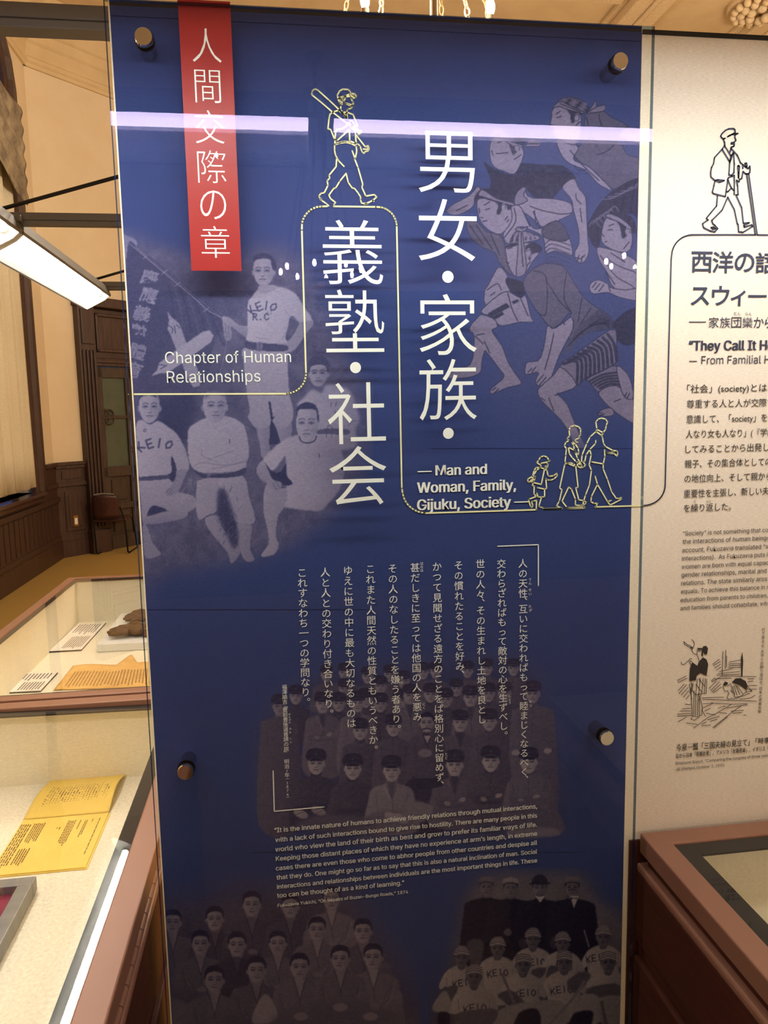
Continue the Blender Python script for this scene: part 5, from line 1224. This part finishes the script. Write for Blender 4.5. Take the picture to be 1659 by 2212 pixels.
p.ell(1097, 2014, 9, 8, .35); p.poly('1157,1936 1177,1936 1167,1950', .75, f=.6, sm=False); p.line('1159,1933 1166,1936 1174,1933', 2., .1); p.poly('1231,1936 1250,1936 1240,1962', .75, f=.6, sm=False); p.poly('1233,1938 1247,1943 1247,1938 1233,1943', .05, f=.5, sm=False); p.line('1228,1923 1236,1921 1244,1923', 2., .1)
p.poly('1010,2035 1045,2035 1030,2110 1015,2080', .3, f=2); p.line('1262,2010 1272,2045', 4, .4); p.ell(1129, 2038, 9, 11, .2); p.ell(1196, 2036, 8, 14, .2)
def player(x, y, w, wordx=0, wordy=0, t=0., down=3.6, cut=None, lit=.36):
    h = w * 1.32; b_ = y + h * .42
    p.poly([(x - w * .35, b_), (x - w * 1.2, b_ + w * .45), (x - w * 1.75, b_ + w * 1.5), (x - w * 1.55, b_ + w * 1.9), (x - w * 1.2, b_ + w * 1.7), (x - w * 1.15, b_ + w * down), (x + w * 1.15, b_ + w * down), (x + w * 1.2, b_ + w * 1.7), (x + w * 1.55, b_ + w * 1.9), (x + w * 1.75, b_ + w * 1.5), (x + w * 1.2, b_ + w * .45), (x + w * .35, b_)], .66, g=(-.14, 0), f=1.2)
    p.lines('%f,%f %f,%f\n%f,%f %f,%f' % (x - w * 1.15, b_ + w * 1.0, x - w * 1.1, b_ + w * 1.9, x + w * 1.15, b_ + w * 1.0, x + w * 1.1, b_ + w * 1.9), 1.5, .4, .7)
    p.poly([(x - w * .3, b_ - w * .1), (x + w * .3, b_ - w * .1), (x + w * .2, b_ + w * .3), (x - w * .2, b_ + w * .3)], lit * .9)
    word(p, cut or 'KEIO', x + wordx, b_ + w * 1.25 + wordy, w * .48, w * .42, -6, 1.1, 2.2, .06)
    p.face(x, y, w, h, lit, .06, t, .08)
    p.poly([(x - w * .56, y - h * .20), (x - w * .54, y - h * .48), (x - w * .2, y - h * .70), (x + w * .3, y - h * .68), (x + w * .56, y - h * .42), (x + w * .58, y - h * .20), (x + w * .1, y - h * .30)], .66, g=(-.1, 90))
    for i in range(3): p.line([(x - w * .55, y - h * (.30 + i * .12)), (x, y - h * (.42 + i * .12)), (x + w * .56, y - h * (.30 + i * .12))], 1.5, .08, .9)
    p.line([(x - w * .58, y - h * .2), (x, y - h * .31), (x + w * .6, y - h * .2)], 2.4, .60)
player(1303, 2026, 28, -14, -8); player(1151, 2031, 28, 4, -4); player(1215, 2039, 28, -2, 0); player(1075, 2050, 28); player(997, 2070, 28, 4, 2)
for q in ('1190,2085 1180,2110 1200,2130 1210,2100', '1150,2095 1180,2090 1170,2112 1150,2110', '950,2140 985,2130 985,2160 955,2165', '1295,2130 1340,2128 1335,2150 1290,2148'): p.poly(q, .3, f=1.2)
player(1314, 2081, 29, 2, 2); player(1219, 2081, 29, -6, 4); player(1130, 2086, 29, 4, 6); player(1024, 2112, 30, 2, 10)
for q, v in (('935,2170 960,2140 975,2165 968,2185 938,2185', .62), ('945,2190 970,2190 968,2230 952,2230', .05), ('1075,2150 1105,2140 1140,2175 1125,2200 1090,2165', .30), ('1225,2120 1262,2098 1275,2112 1240,2145', .32), ('1270,2135 1330,2125 1340,2150 1275,2155', .32), ('1240,2160 1290,2150 1300,2200 1250,2230', .6), ('1290,2160 1340,2155 1345,2220 1300,2210', .55), ('1080,2180 1200,2160 1230,2200 1180,2240 1060,2240', .58), ('985,2190 1070,2180 1060,2215 1000,2225', .34), ('1120,2190 1160,2180 1165,2220 1110,2240', .06), ('1240,2190 1280,2185 1270,2225 1230,2225', .05)): p.poly(q, v, f=1.4)
p.line('1185,2215 1235,2160 1262,2120', 5.5, .5); p.line('1085,2105 1110,2165', 6., .42); p.line('1300,2165 1312,2230', 7, .36)
p.build('baseball_team_photograph', '12132f', 'c4b9c0', fb, .07)

bpy.data.objects.remove(_fo); bpy.data.curves.remove(_fc)
